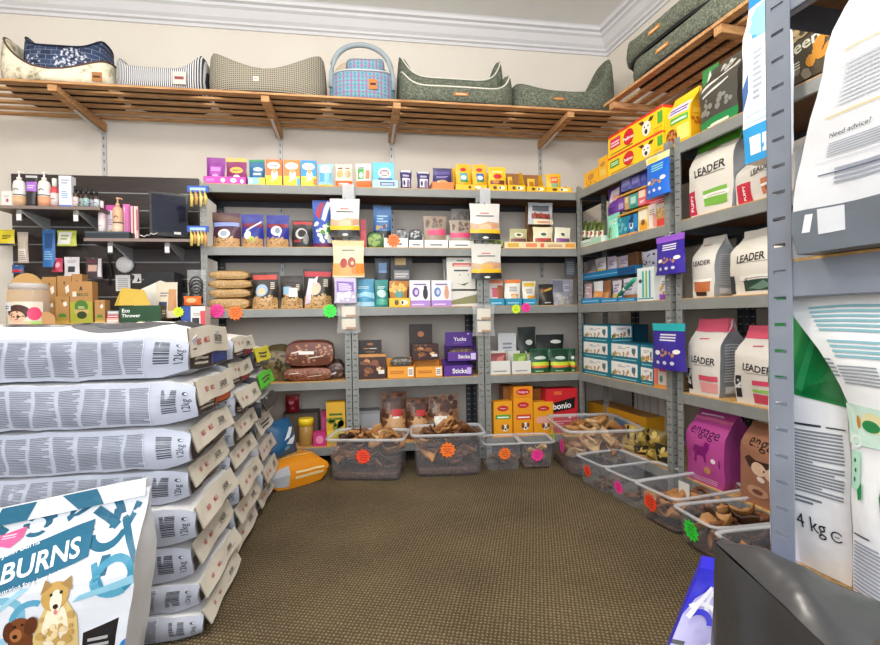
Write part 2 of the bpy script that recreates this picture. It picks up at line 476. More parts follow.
# ------------------------------------------------------------------ steel racking
PITCH_ = .038
def post_mesh(h, wd=.038, wm=STEEL):
    """slotted angle: two flanges with real slots, corner at the origin, flanges along +x and +y"""
    mb = MB(); dk = mat('1c1e20', .8)
    xs = [0, .009, .029, .038]; n = int(h / PITCH_)
    for ax in (0, 1):
        f = (lambda a, z, o: (a, o, z)) if ax == 0 else (lambda a, z, o: (o, a, z))
        def bar(a0, a1, z0, z1):
            p = f(a0, z0, 0); r = f(a1, z1, .0018)
            mb.box(min(p[0], r[0]), max(p[0], r[0]), min(p[1], r[1]), max(p[1], r[1]), z0, z1, wm)
        bar(0, xs[1], 0, h); bar(xs[2], xs[3], 0, h)
        z = 0
        for k in range(n + 1):
            z1 = min(h, k * PITCH_ + .016)
            bar(xs[1], xs[2], z, z1); z = z1 + .005
            if z >= h: break
    return mb
def rack(label, o, ux, uy, width, depth, tiers, h, tagmore=None, steel=STEEL, group=None, skip=()):
    """o: front left corner on the floor; ux along the front, uy into the rack"""
    root = empty('shelving_rack', label, 'shelving rack', group, o)
    rot = Matrix(((ux.x, uy.x, 0, 0), (ux.y, uy.y, 0, 0), (0, 0, 1, 0), (0, 0, 0, 1)))
    root.rotation_euler = (0, 0, atan2(ux.y, ux.x))
    p0 = pr_ = None
    for px, py, rz in ((0, 0, 0), (width, 0, 90), (width, depth, 180), (0, depth, 270)):
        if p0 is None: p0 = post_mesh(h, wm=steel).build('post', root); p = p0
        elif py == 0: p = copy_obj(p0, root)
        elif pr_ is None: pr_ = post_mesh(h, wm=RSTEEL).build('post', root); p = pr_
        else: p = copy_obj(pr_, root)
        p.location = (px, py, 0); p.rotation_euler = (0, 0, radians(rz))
    for z in tiers:
        mb = MB(); mb.box(.004, width - .004, .004, depth - .004, z - .011, z, CHIP); mb.box(.004, width - .004, .004, depth - .004, z - .014, z - .011, UNDER)
        sh = mb.build('shelf', root)
        mb = MB(); H = .05; t = .002
        z1 = z - .004; z0 = z1 - H
        g = .0022
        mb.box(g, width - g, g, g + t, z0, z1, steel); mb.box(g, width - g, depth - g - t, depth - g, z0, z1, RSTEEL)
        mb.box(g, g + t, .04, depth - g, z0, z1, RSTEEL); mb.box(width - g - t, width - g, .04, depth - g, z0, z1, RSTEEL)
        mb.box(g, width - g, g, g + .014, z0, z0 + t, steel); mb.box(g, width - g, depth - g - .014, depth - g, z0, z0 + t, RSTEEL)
        tag(mb.build('shelf_rail', sh), 'grey steel rail round the chipboard shelf')
    return root
X_, Y_ = Vector((1, 0, 0)), Vector((0, 1, 0))
BT = TIER[1:]
RACKA = rack('grey slotted steel rack on the back wall, next to the dark slatted panel', (-.918, D0, 0), X_, Y_, .868, .395, BT, 1.745)
RACKB = rack('grey slotted steel rack in the middle of the back wall', (-.046, D0, 0), X_, Y_, .84, .395, BT, 1.745)
RACKC = rack('grey slotted steel rack at the corner end of the back wall', (.80, D0, 0), X_, Y_, .86, .395, BT, 1.745)
p = C0 + YD * -.012
RACKD = rack('grey slotted steel rack on the right wall, its end against the back racks', p, -YD, ND, .885, .44, BT, 1.765)
p = C0 - YD * .935
RACKE = rack('grey slotted steel rack on the right wall holding the large dog food bags', p, -YD, ND, .93, .44, BT, 1.76)
# ------------------------------------------------------------------ back racks, top tier
Y1, OR, RED, GRN, BLU, NAV, PUR, MAG, WHT = 'ffd21a', 'f58a2a', 'd8202c', '3fa648', '2f7fd0', '28306e', '6a2c92', 'd0289c', 'f4f2ee'
tray('display_tray', 'magenta display tray on the top shelf, at the slatted panel end', 'tray', 'b1', 203.5, 246, 176, 176.5, 'd838b0', 'r f070c8 .05 .3 .25 .7;e fff .45 .5 .05 .3;e fff .7 .5 .07 .3;e fff .9 .4 .04 .3')
A('pouch', 'treat_pouch', 'plain purple pouch, left of two in the magenta tray', 'pouch', 'b1', 205, 224, 156.5, '8a2a92', 'r b050b8 .2 .35 .8 .7;l e8b8ec .25 .5 .75 .66 3;e d8a0dc .5 .28 .2 .1', off=.03, d=.05)
A('pouch', 'treat_pouch', 'purple pouch with gold top in the magenta tray', 'pouch', 'b1', 225, 246, 157, '8a2468', 'r e8b860 .0 .86 1 1;e f0c060 .5 .55 .34 .12;l 6a1850 .3 .51 .7 .58 2;e fff .55 .27 .16 .1', off=.03, d=.05)
tray('display_tray', 'small pale blue display tray on the top shelf beside the magenta tray', 'tray', 'b1', 247.5, 265, 177, 177.5, '8fd4f0', 'e e8f8ff .2 .5 .1 .35;r ffe040 .65 0 1 1')
A('pouch', 'treat_pouch', 'teal blue pouch standing in the small pale blue tray', 'pouch', 'b1', 248.5, 264, 158.5, '1f6c9c', 'r 2f9a60 0 .92 1 1;e cfe8f4 .55 .62 .3 .08;l fff .25 .4 .75 .5 2;r 80c8ec .2 .05 .8 .22', off=.03, d=.05)
def cat_box(lab, x0, x1, yt, c, low, cat2, extra=''):
    A('box', 'treat_box', lab, 'box', 'b1', x0, x1, yt, {'*': c}, 'r %s 0 0 1 .38;e fff .5 .76 .4 .14;l %s .25 .72 .75 .8 2;e fff .55 .42 .2 .2;e e8a868 .55 .56 .12 .09;p e8a868 .44 .6 .47 .7 .53 .63;p e8a868 .66 .6 .63 .7 .57 .63;e f6c8a0 .4 .2 .1 .07%s' % (low, NAV, extra), d=.045, n=(3, 2, 3))
cat_box('orange and yellow cat treat box beside the teal pouch', 265.5, 281.5, 159.5, 'ee7a3c', 'ffd428', 1)
cat_box('orange and yellow cat treat box beside the deep blue one', 283.5, 299.5, 160, 'f08a44', 'ffd428', 1, ';r 58b0e8 .8 0 1 .3')
cat_box('deep blue and yellow cat treat box on the top shelf', 300.8, 316, 160.5, '3c98dc', 'ffd83a', 1, ';r f07838 .8 .05 1 .3')
A('pillow', 'treat_pouch', 'pale blue round-topped pouch with yellow base on the top shelf', 'pouch', 'b1', 317.3, 333, 163, 'a8dcf2', 'r ffe84a .02 0 .98 .1;e fff .5 .8 .36 .1;l 50a8d8 .25 .78 .75 .83 1;r 58b0e4 .12 .22 .42 .6;r 7cc4ec .55 .22 .88 .6;e f4fbff .3 .66 .16 .08;e f4fbff .7 .66 .16 .08', d=.05)
A('pillow', 'treat_pouch', 'cream pouch with two snack pictures and an orange band', 'pouch', 'b1', 334.8, 352, 163, 'ece4d4', 'r e8703a 0 .03 1 .28;e e8b070 .28 .55 .19 .16;e c8b890 .72 .55 .19 .16;r 785838 .12 .76 .42 .82;r 988870 .58 .76 .85 .82;l fff .2 .1 .8 .22 2', d=.05)
A('pillow', 'treat_pouch', 'white pouch with green picture and an orange band', 'pouch', 'b1', 355.5, 371.5, 162.5, 'e8ece4', 'r f08048 0 .03 1 .28;r 4ea85a .12 .35 .5 .76;e d8ecd8 .32 .5 .13 .12;r f0906a .6 .35 .85 .7;l 304838 .15 .78 .5 .84 1', d=.05)
A('box', 'treat_box', 'sky blue box with a round logo and a low pale front on the top shelf', 'box', 'b1', 372.5, 394, 162.5, '55bdec', 'e e8f0f4 .55 .6 .3 .2;e 8a6a7a .55 .6 .22 .13;l f4f4f8 .4 .54 .7 .68 2;r 604070 .25 .33 .6 .4;r 284a9c .6 .28 .9 .4', d=.06, off=.03)
tray('display_tray', 'pale blue low tray holding the sky blue box', 'tray', 'b1', 372, 398.5, 179.5, 180, 'a8dcf4', 'r 34508c .3 .25 .85 .75;l d8e4f4 .35 .35 .8 .65 2', d=.1)
def round_pack(lab, x0, x1, yt):
    A('pillow', 'treat_pouch', lab, 'pouch', 'b1', x0, x1, yt, '4a4478', 'r e8e8f0 .08 .88 .92 1;r f0eef4 .2 .12 .85 .55;e 30305c .35 .32 .1 .14;e 8878a8 .68 .3 .14 .2;l e8e0f4 .25 .65 .75 .75 2', d=.05)
round_pack('navy and white rounded pouch just right of the sky blue box', 400, 412, 169.5)
round_pack('navy and white rounded pouch just left of the orange tray', 417, 430, 171)
tray('display_tray', 'orange display tray on the top shelf', 'tray', 'b1', 432, 454, 181.5, 182, 'f0803a')
A('pouch', 'treat_pouch', 'dark navy pouch standing in the orange tray', 'pouch', 'b1', 432.8, 452, 167, '352c66', 'r 5a4a9a .1 .7 .9 .85;l a8a0d8 .2 .55 .8 .66 2;e c8a078 .5 .32 .3 .14;e f4eee4 .3 .3 .1 .1', off=.03, d=.05)
yl = 'e 6a4a1c .35 .5 .1 .3;e fff3d0 .7 .5 .18 .3;e 2c2418 .62 .5 .05 .2'
tray('display_tray', 'yellow display tray holding two yellow pouches side by side', 'tray', 'b1', 455, 487, 162.5, 184.5, 'f6c020', 'e 6a4a1c .45 .5 .05 .3;e fff3d0 .7 .5 .1 .3')
ped = 'e d02838 .5 .82 .26 .07;t fff x .5 .82 .03'
def yp(lab, x0, x1, yt, pic):
    A('pouch', 'treat_pouch', lab, 'pouch', 'b1', x0, x1, yt, 'f5b71c', 'e c8282c .5 .8 .22 .07;r %s .25 .4 .78 .66;e e8f0e0 .5 .5 .2 .08;r 4a8a3c .25 .32 .78 .4;l a86a10 .2 .16 .8 .28 3' % pic, off=.03, d=.05)
yp('yellow pouch with teal picture, left of the pair in the yellow tray', 456, 471.5, 163, '4aa8b8')
yp('yellow pouch with blue picture, right of the pair in the yellow tray', 473, 487, 163.5, '3a70b0')
tray('display_tray', 'yellow display tray with a single wide yellow pouch', 'tray', 'b1', 488, 507, 167, 184.7, 'f6c020', yl)
A('pouch', 'treat_pouch', 'wide yellow pouch with a red disc, alone in its yellow tray', 'pouch', 'b1', 488.8, 507, 166, 'f4c42a', 'e d03030 .5 .62 .25 .1;r 7a3a28 .1 .3 .9 .46;e c88a4a .4 .4 .2 .08;l fff6c0 .2 .78 .8 .86 1', off=.03, d=.05)
tray('display_tray', 'open brown carton tray with yellow lip, half empty, next to the wide yellow pouch', 'tray', 'b1', 507.3, 525.5, 167.5, 185, 'f6c020', yl, back=CARTON, inner=CARTON)
A('pouch', 'treat_pouch', 'yellow pouch low in the nearer-left brown carton tray', 'pouch', 'b1', 508.5, 513, 176, 'ecc03a', 'r b87a20 .2 .4 .8 .8', off=.05, d=.04)
tray('display_tray', 'open brown carton tray with yellow lip, second of two, beside the last yellow pouch', 'tray', 'b1', 526.3, 546, 169, 186.5, 'f6c020', yl, back=CARTON, inner=CARTON)
A('pouch', 'treat_pouch', 'yellow packet lying low in the second brown carton tray', 'pouch', 'b1', 528, 536, 178, 'ecc03a', 'r b87a20 .2 .4 .8 .8', off=.06, d=.04)
tray('display_tray', 'yellow display tray at the corner end of the top shelf', 'tray', 'b1', 545.5, 571.5, 182, 187.2, 'f8c828', yl)
A('pouch', 'treat_pouch', 'yellow pouch in the last tray at the corner end', 'pouch', 'b1', 547, 562, 173, 'f2b824', 'r e86a50 .3 .45 .75 .85;r 80b890 .3 .3 .75 .5;l fff4c0 .35 .65 .7 .78 2', off=.03, d=.05)

# ------------------------------------------------------------------ second tier
def seedbag(lab, x0, x1, yt, top, mid, tier='b2', more='', low='c8a070', **kw):
    A('pouch', 'bird_food_bag', lab, 'bag', tier, x0, x1, yt, top, 'r %s .04 .02 .96 .26;k %s .06 .03 .94 .3 90 .02;k 8a6038 .06 .03 .94 .27 40 .014;r %s .05 .6 .95 .72;%s' % (low, low, mid, more), d=.1, **kw)
seedbag('maroon bird food bag with a pale blue band, against the end post', 210, 239, 211, '4a2640', '8ea0dc', more='p 6a4a40 0 .78 1 .7 1 .85 0 1;e e8e4d8 .45 .38 .22 .13;e 9aa8c0 .45 .38 .12 .08')
seedbag('blue bird food bag with a maroon band beside the maroon bag', 239.5, 262.5, 212.5, '2a3596', '7a2440', more='p e8e0f0 .2 .45 .9 .75 .9 .8 .2 .52;e f0f0ec .3 .36 .16 .13;e a8c040 .5 .24 .12 .08')
seedbag('blue bird food bag with a white bird picture beside the black bag', 264.5, 288, 213.5, '2a3294', '8a2438', more='e e8eef4 .45 .5 .25 .16;p e8eef4 .3 .5 .6 .3 .7 .5;e 8a98b0 .5 .5 .12 .1')
A('pouch', 'bird_food_bag', 'black bag with a red top strip and white oval on the second shelf', 'bag', 'b2', 290.5, 312.5, 219, '2c2c2e', 'r b82830 .05 .84 .95 .95;e c8c8c8 .45 .5 .28 .2;e 2c2c2e .48 .5 .2 .14;l c84048 .1 .2 .45 .3 2;e 888 .7 .3 .12 .2', d=.1)
A('pouch', 'bird_food_bag', 'tall blue bag with slanting red and white stripes, behind the hanging packs', 'bag', 'b2', 311.5, 333, 198.5, '3a5ab8', 'p b02848 .1 .7 .3 .6 .6 .95 .4 .95;p e8e4f0 .4 .6 .6 .55 .9 .95 .7 .98;k e8ecd8 .1 .12 .9 .5 30 .04;k 4a8a3c .4 .3 .9 .6 10 .04;r 6a2050 0 .02 1 .1', d=.1)
A('box', 'treat_box', 'dark red box edge behind the hanging bacon pack', 'box', 'b2', 360, 366, 219.5, 'a82438', 'r c83a4a .1 .1 .9 .6', off=.04)
A('loaf', 'treat_packet', 'green packet lying low beside the dark red box', 'packet', 'b2', 367, 383, 231, '3a6a34', 'k 8aa850 .1 .2 .9 .8 12 .12', off=.05, d=.12, film='film')
mbx = None
def cardtray(lab, x0, x1, yt, ylip, **kw): return tray('display_tray', lab, 'tray', 'b2', x0, x1, yt, ylip, 'f0eeea', 'l 50505a .25 .3 .75 .6 1', d=.13, **kw)
t1 = cardtray('white card tray with the orange star on its front', 383.5, 408, 231, 238)
cardtray('white card tray holding the dark packets beside the starred tray', 408.5, 423.5, 230, 240)
cardtray('white card tray holding the kraft pouch with a pink band', 424, 448, 231.5, 240)
cardtray('white card tray behind the hanging packs on the second shelf', 448.5, 474, 232, 240.5)
A('loaf', 'treat_packet', 'dark speckled packet in a white card tray', 'packet', 'b2', 409.5, 422, 229, '48484c', 'k b0b8b8 .1 .2 .9 .9 12 .1', off=.05, yb=240, d=.08)
A('loaf', 'treat_packet', 'grey packet slumped in the starred white tray', 'packet', 'b2', 396, 407, 228, '5a5a60', 'k 989ca0 .1 .2 .9 .9 10 .1', off=.05, yb=240, d=.08)
A('pouch', 'treat_pouch', 'kraft pouch with a pink band standing clear of the hanging packs', 'pouch', 'b2', 423.5, 447.5, 215.5, '9c8878', 'r e04a78 .15 .42 .95 .6;k 6a5a50 .1 .68 .9 .9 12 .05;e 302a26 .4 .16 .3 .1;e e8e4dc .5 .16 .1 .05', off=.05, d=.06)
A('pouch', 'treat_pouch', 'kraft pouch with a pink band half behind the hanging packs', 'pouch', 'b2', 450, 474, 219.5, 'a89888', 'r e04a78 .0 .4 .95 .56;k 6a5a50 .1 .65 .9 .9 12 .05', off=.05, d=.06)
A('pouch', 'treat_pouch', 'grey speckled pouch leaning behind the pink-banded pouches', 'pouch', 'b2', 452, 470, 208, '7c7672', 'k 5c5652 .1 .3 .9 .9 26 .05', off=.12, d=.05)
A('pouch', 'treat_pouch', 'dark blue pouch with a black base standing behind the starred tray', 'pouch', 'b2', 373, 391, 204.5, '1a1a20', 'r 2a6aa8 0 .42 1 .97;l 9cc0e0 .2 .62 .8 .8 3;k c89860 .2 .46 .8 .54 8 .03;r 1a2a40 .55 .46 .7 .56', off=.1, d=.05)
tray('display_tray', 'cream display tray with orange printed lip at the corner end of the second shelf', 'tray', 'b2', 504, 576, 241.5, 242, 'f0dcae', 'r e89060 .3 .2 .45 .8;r e86a50 .5 .2 .55 .8;r e8a040 .85 .2 .98 .8;r d8b040 .05 .2 .2 .8;l b87a4a .6 .3 .8 .7 2', d=.15)
def fp(lab, x0, x1, yt, c, a, b, off=.03, yb=None):
    A('pouch', 'treat_pouch', lab, 'pouch', 'b2', x0, x1, yt, c, 'r %s .08 .12 .92 .5;e f4ecd8 .5 .68 .25 .12;e %s .5 .68 .14 .07;k %s .1 .1 .9 .35 14 .06' % (a, b, b), off=off, d=.05, yb=yb)
fp('olive green pouch with maroon base in the cream tray', 510, 528.5, 228, 'b8b488', '7a4048', '48603a')
fp('cream pouch with red base in the cream tray', 534, 554, 226.5, 'ece4c0', 'c04048', '4a6a50')
fp('cream pouch with purple base, last in the cream tray', 555.5, 572, 227, 'ece8d0', '8a4890', '506a58')
tray('display_stand', 'tall brown card stand behind the cream tray pouches', 'stand', 'b2', 529, 552, 203, 240, CARTON, off=.1, d=.08, inner=CARTON)
A('pouch', 'treat_pouch', 'clear-topped grey pouch of red chews on the brown card stand', 'pouch', 'b2', 528.5, 553.5, 202, 'b4b8bc', 'r 7a2c28 .12 .25 .88 .48;k a84838 .12 .28 .88 .5 16 .05;r f0e4c0 .2 .0 1 .22;l d04a3c .35 .06 .85 .16 2;r 5a5e66 .15 .6 .85 .85', off=.055, yb=224, d=.04)
A('loaf', 'treat_packet', 'low green and cream packet beside the hanging packs on the second shelf', 'packet', 'b2', 486, 503, 237.5, 'a8b070', 'k 5a7a3a .1 .2 .9 .8 10 .15', d=.1)

# ------------------------------------------------------------------ third tier
for i, nm in enumerate(('lowest', 'second from the bottom', 'third from the bottom', 'topmost')):
    yb = 306.5 - i * 9.2
    A('loaf', 'seed_bag', 'clear bag of tan seed lying flat in the stack of four, %s' % nm, 'bag', 'b3', 207 + (i % 2) * 1.5, 248 + (i % 3) * 1.2, yb - 9.4, 'b8935f', 'k 9c7646 .02 .1 .98 .9 60 .07;k d8b884 .02 .1 .98 .9 60 .06', d=.2, n=(9, 5, 3), amp=.006, yb=None if i == 0 else yb, group='seed bags stacked flat')
def nutbag(lab, x0, x1, yt, red, badge, more='', turn=0):
    A('pouch', 'bird_food_bag', lab, 'bag', 'b3', x0, x1, yt, '2a2624', 'r c09a66 .04 .02 .96 .3;k d0ac7a .06 .03 .94 .36 110 .02;k 8a6438 .06 .03 .94 .3 50 .014;r %s .05 .8 .95 .93;e %s .38 .5 .24 .17;e d8c8a8 .38 .47 .16 .1;l d8d0c0 .7 .55 .85 .75 4;%s' % (red, badge, more), d=.11, turn=turn)
nutbag('black and red bird food bag next to the stack of seed bags', 249.5, 277.5, 271.5, 'c84030', '9cb8d8')
nutbag('black bird food bag with a white square, middle of three on the third shelf', 278.5, 302.5, 275, '3a3028', 'b87840', 'r 8cb8d8 .15 .42 .45 .66;r f0ece0 .4 .35 .75 .62')
nutbag('black and red bird food bag with a white ribbon, nearest the hanging packs', 302, 332, 268, 'c02838', 'd8c0b0', 'p e8dcec .05 .1 .25 .15 .35 .75 .2 .75;p e8dcec .3 .7 .5 .82 .45 .6')
A('pouch', 'hanging_pouch', 'lilac and silver pouch hanging below the orange biscuit pouch', 'pouch', 'b3', 333.5, 356, 277.5, 'c8bedc', 'r 8a6ab8 .1 .45 .9 .85;l e8e0f4 .2 .5 .8 .8 4;k f4f4fa .1 .1 .9 .4 14 .06', d=.04, off=-.05, yb=303)
A('pouch', 'treat_pouch', 'light blue pouch with a white wave on the third shelf', 'pouch', 'b3', 354.5, 374.5, 278.5, '4a9cc4', 'l d0e8f4 .15 .66 .7 .76 2;p a0d4ec 0 .3 .5 .4 1 .3 1 .5 .5 .55 0 .45;r b0dcf0 .05 .05 .95 .2', d=.07)
A('pouch', 'treat_pouch', 'teal green pouch beside the light blue pouch', 'pouch', 'b3', 375, 388.5, 279.5, '2c8a88', 'e c0e0d8 .5 .5 .35 .14;l d0ece4 .2 .68 .8 .78 2;r 5ab09a .1 .1 .9 .3', d=.07)
A('pouch', 'treat_pouch', 'amber pouch in the small yellow tray', 'pouch', 'b3', 389.5, 408, 280.5, 'b87a28', 'e 3a8a88 .5 .5 .25 .14;k e8b860 .1 .55 .9 .9 16 .06;l f0d8a0 .2 .24 .8 .34 2', d=.06, off=.03)
tray('display_tray', 'small yellow tray under the amber pouch', 'tray', 'b3', 389, 410.5, 297.5, 298, 'f2c024', yl, d=.1)
A('pouch', 'treat_pouch', 'dark blue pouch standing behind the teal green pouch', 'pouch', 'b3', 375, 390, 257.5, '262c3c', 'r 7aa0cc .2 .7 .8 .9;e d8b048 .5 .4 .3 .12;e 2a4a3c .5 .4 .16 .07', off=.1, d=.05)
A('box', 'display_box', 'black box with an orange strip standing behind the amber pouch', 'box', 'b3', 390.5, 412, 257, '2c2826', 'r e06a38 .15 .4 1 .5;r 8a8a90 .15 .56 .85 .74;r c8a868 .2 .84 .7 .98;l d8d0c8 .2 .6 .8 .7 2', off=.12, d=.06)
for lab, x0, x1, cc, dd in (('white box with lilac base and a black figure on the third shelf', 409.5, 430, '7a58a8', '2c2a30'), ('white box with lilac base and a blue picture on the third shelf', 431.5, 451, '5a88c8', 'd8a080')):
    A('box', 'treat_box', lab, 'box', 'b3', x0, x1, 280.3, 'eceaf0', 'r b088d8 0 0 1 .24;l e0d0f4 .1 .06 .7 .16 1;e %s .3 .55 .17 .18;e d8d0ec .32 .55 .08 .1;e %s .76 .5 .12 .22;e %s .76 .72 .08 .08;l 7a5a98 .2 .82 .8 .92 1' % (cc, dd, dd), d=.06, n=(3, 2, 3))
tray('display_stand', 'white display stand with red heading beside the lilac boxes', 'stand', 'b3', 445.5, 477, 257, 291, 'e0ded8', 'p 8a8a60 .0 .1 1 .2 1 .8 0 .3', off=.05, d=.12)
A('box', 'header_card', 'white header board with red words on the display stand', 'card', 'b3', 446.5, 475, 257.5, 'dedcd4', 'r c83a3c .2 .72 .85 .82;l f0d0c8 .25 .74 .8 .8 1;l 404044 .25 .56 .75 .66 1;e 586040 .45 .45 .02 .02;e 586040 .75 .45 .02 .02;p 586a3c .3 .2 .5 .15 .8 .22 .6 .1;r 3a8a4a .35 .88 .6 .92', off=.045, yb=289, d=.003)
def ctray(lab, x0, x1): tray('display_tray', lab, 'tray', 'b3', x0, x1, 298, 298.5, '2a92b8', 'l a8dcec .15 .3 .8 .6 1', d=.1)
ctray('blue tray with the pink-fronted pouch on the third shelf', 488.5, 504.8); ctray('blue tray with the orange and white pouch', 505.3, 522); ctray('blue tray with the yellow and white pouch', 522.5, 537)
A('pouch', 'treat_pouch', 'pink and white pouch in a blue tray, third shelf', 'pouch', 'b3', 489, 503.5, 280, 'e0d0cc', 'r e87a50 0 .88 1 1;r c85a6a .2 .35 .6 .7;l f0e8e8 .2 .7 .8 .8 2;r a86a4a .6 .2 1 .8', off=.03, d=.05)
A('pouch', 'treat_pouch', 'white pouch with an orange top in a blue tray, third shelf', 'pouch', 'b3', 505.5, 521.5, 279.5, 'eeeae0', 'r e8803c 0 .86 1 1;r e89048 .35 .1 .8 .45;e e8c89a .55 .3 .2 .12;l 98989c .25 .55 .75 .75 3', off=.03, d=.05)
A('pouch', 'treat_pouch', 'white pouch with a yellow base in a blue tray, third shelf', 'pouch', 'b3', 523, 536.5, 281, 'e8e4d4', 'r e0b83a .1 .8 .9 .95;r f0a82c .3 .1 .95 .4;l 98989c .25 .5 .75 .72 3', off=.03, d=.05)
A('pouch', 'treat_pouch', 'black pouch with a gold strip slumped beside the grey pack', 'pouch', 'b3', 540, 555, 284, '2a2824', 'p c89840 .1 .6 .9 .75 .9 .85 .1 .7;e 8a5a34 .2 .7 .14 .1;l c0c0c4 .3 .1 .7 .2 1', off=.03, d=.06)
A('pouch', 'treat_pouch', 'wide silver grey pouch at the corner end of the third shelf', 'pouch', 'b3', 553, 575.5, 279, '8c8c98', 'k a8a8a0 .2 .1 .9 .4 14 .07;l b8b8c4 .2 .55 .8 .85 3;r 6a6a7c .05 .5 .5 .95', off=.03, d=.07)
A('box', 'header_card', 'dark grey hang card by the corner post, third shelf', 'card', 'b3', 565, 575.5, 258, '50545a', 'l 8a8e94 .15 .15 .85 .85 7', off=.1, yb=277, d=.01)
A('box', 'treat_tin', 'slim blue grey carton at the second pair of posts', 'carton', 'b3', 479, 487.5, 280, '6a7a9c', 'r a8b8d8 .2 .1 .4 .9;r 4a5a88 .6 .1 .8 .9;r 3a9ab8 0 0 1 .12', d=.05)

# ------------------------------------------------------------------ fourth tier
STICK = 'k 6a3c28 .02 .08 .98 .95 50 .06;k b07a58 .02 .1 .98 .9 46 .05;p e8dcd4 .1 .55 .3 .62 .3 .68 .1 .6;p e8dcd4 .5 .3 .8 .4 .8 .45 .5 .36'
A('block', 'chew_stick_bag', 'bag of reddish brown chew sticks lying flat, lower of two', 'bag', 'b4', 284, 331, 367.5, '8a5038', STICK, d=.22, n=(9, 5, 4), amp=.008)
A('block', 'chew_stick_bag', 'bag of reddish brown chew sticks, upper of two, with a white label', 'bag', 'b4', 285, 333, 340.5, '6e3c2c', STICK + ';r e8e4e0 .25 .5 .6 .64', d=.22, n=(9, 5, 4), amp=.01, yb=368)
A('loaf', 'chew_stick_bag', 'bag of olive brown chews behind the stacked sacks', 'bag', 'b4', 262, 290, 345.5, '5a5034', 'k 7a6a44 .05 .1 .95 .9 40 .07;k 3a321e .05 .1 .95 .9 20 .05', d=.2, off=.06, amp=.01)
A('loaf', 'chew_stick_bag', 'dark clear bag at the post beside the chew stick bags', 'bag', 'b4', 326, 343, 360, '4a342c', 'k 8a6a58 .05 .1 .95 .9 14 .08;p d8dce0 .2 .2 .6 .3 .6 .4 .2 .3', d=.18, off=.09, amp=.008)
CH = 'e c88a50 .3 .7 .12 .1;e 8a5030 .6 .65 .14 .12;e e8c090 .75 .4 .1 .1;e a86a40 .35 .35 .14 .12;k 7a4a2c .05 .1 .95 .95 16 .07;r e8e4dc .72 .2 .94 .36'
def hdr(lab, x0, x1, yt, yb): A('box', 'header_card', lab, 'card', 'b4', x0, x1, yt, '2a1a16', 'e a86a40 .5 .72 .14 .08;l c8824a .25 .4 .45 .55 1;l e0d4c8 .47 .4 .75 .5 1;l a8886c .3 .18 .7 .26 1;r c87a3c 0 0 1 .05', off=.1, yb=yb, d=.004)
A('box', 'treat_box', 'dark brown chocolate-patterned box beside the first pair of posts', 'box', 'b4', 358.5, 385.5, 354, '3c1f18', CH + ';r c88a48 .0 .88 1 1', d=.08, n=(2, 2, 2))
A('box', 'header_card', 'black header card behind the first dark brown box', 'card', 'b4', 358.5, 381.5, 340, '261815', 'e a86a40 .5 .72 .14 .08;l c8824a .22 .38 .46 .5 1;l e0d4c8 .48 .38 .78 .5 1;l a8886c .3 .16 .7 .24 1', off=.105, yb=354.5, d=.004)
for lab, x0, x1 in (('orange tray, left of the two side by side', 387, 414.5), ('orange tray, right of the two, under a dark brown box', 415, 442.5)):
    tray('display_tray', lab, 'tray', 'b4', x0, x1, 359.5, 366.5, 'f0a030', 'l b86a18 .1 .4 .6 .7 2;r f4f0e8 .75 .15 .95 .9;l 505058 .78 .3 .92 .8 3', d=.14, inner=CARTON)
A('loaf', 'treat_packet', 'grey packet heaped in the left orange tray', 'packet', 'b4', 391, 412, 357.5, '5a544c', 'k 8a8478 .1 .2 .9 .9 14 .12', off=.05, yb=366, d=.09)
A('box', 'treat_box', 'dark brown chocolate-patterned box on top of the right orange tray', 'box', 'b4', 412.5, 438.5, 344, '3a1e16', CH, off=.03, yb=360, d=.08, n=(2, 2, 2))
A('box', 'header_card', 'black header card rising behind the upper dark brown box', 'card', 'b4', 409, 432, 324, '261815', 'e a86a40 .5 .72 .14 .08;l c8824a .22 .38 .46 .5 1;l e0d4c8 .48 .38 .78 .5 1;l a8886c .3 .16 .7 .24 1;r c87a3c 0 0 1 .1', off=.115, yb=360, d=.004)
tray('display_tray', 'purple tray on the shelf, lower of the purple pair', 'tray', 'b4', 443.5, 472.5, 360.5, 365.5, '5c2f96', 'T fff Sticks .55 .5 .42;r c8b8ec .8 .2 .95 .8', d=.14)
tray('display_tray', 'purple tray stacked upper of the pair, with tall header', 'tray', 'b4', 447.5, 477, 345, 352, '5e3198', 'T fff Sticks .55 .5 .4;r d8ccf4 .78 .15 .95 .85', off=.03, yb=361, d=.12)
A('loaf', 'treat_packet', 'brown chews heaped in the upper purple tray', 'packet', 'b4', 449, 475, 348, '4a3428', 'k 7a5a40 .1 .2 .9 .9 14 .12', off=.05, yb=357, d=.08)
A('box', 'header_card', 'purple header card behind the stacked purple trays', 'card', 'b4', 445, 472, 332, '4c2784', 'T f0ecfa Yucks .55 .5 .26;e d8c8f4 .85 .85 .03 .05;l 8a6ac0 .3 .2 .7 .28 1', off=.1, yb=346, d=.004)
for lab, x0, x1, cc, c2 in (('white tray of red packets on the fourth shelf', 489, 510.5, '9a4a48', 'c87a70'), ('white tray of green packets on the fourth shelf', 511.3, 531, '7aa040', 'a8c468')):
    tray('display_tray', lab, 'tray', 'b4', x0, x1, 352, 361, 'e4e4de', 'l a0a0a0 .2 .2 .8 .4 1', d=.13)
    A('pouch', 'treat_pouch', lab.replace('white tray of', 'upright one of the').replace('packets', 'packets in a white tray'), 'pouch', 'b4', x0 + 3, x1 - 3, 353.5, cc, 'p %s .1 .1 .6 .2 .9 .9 .4 .8' % c2, off=.04, d=.06)
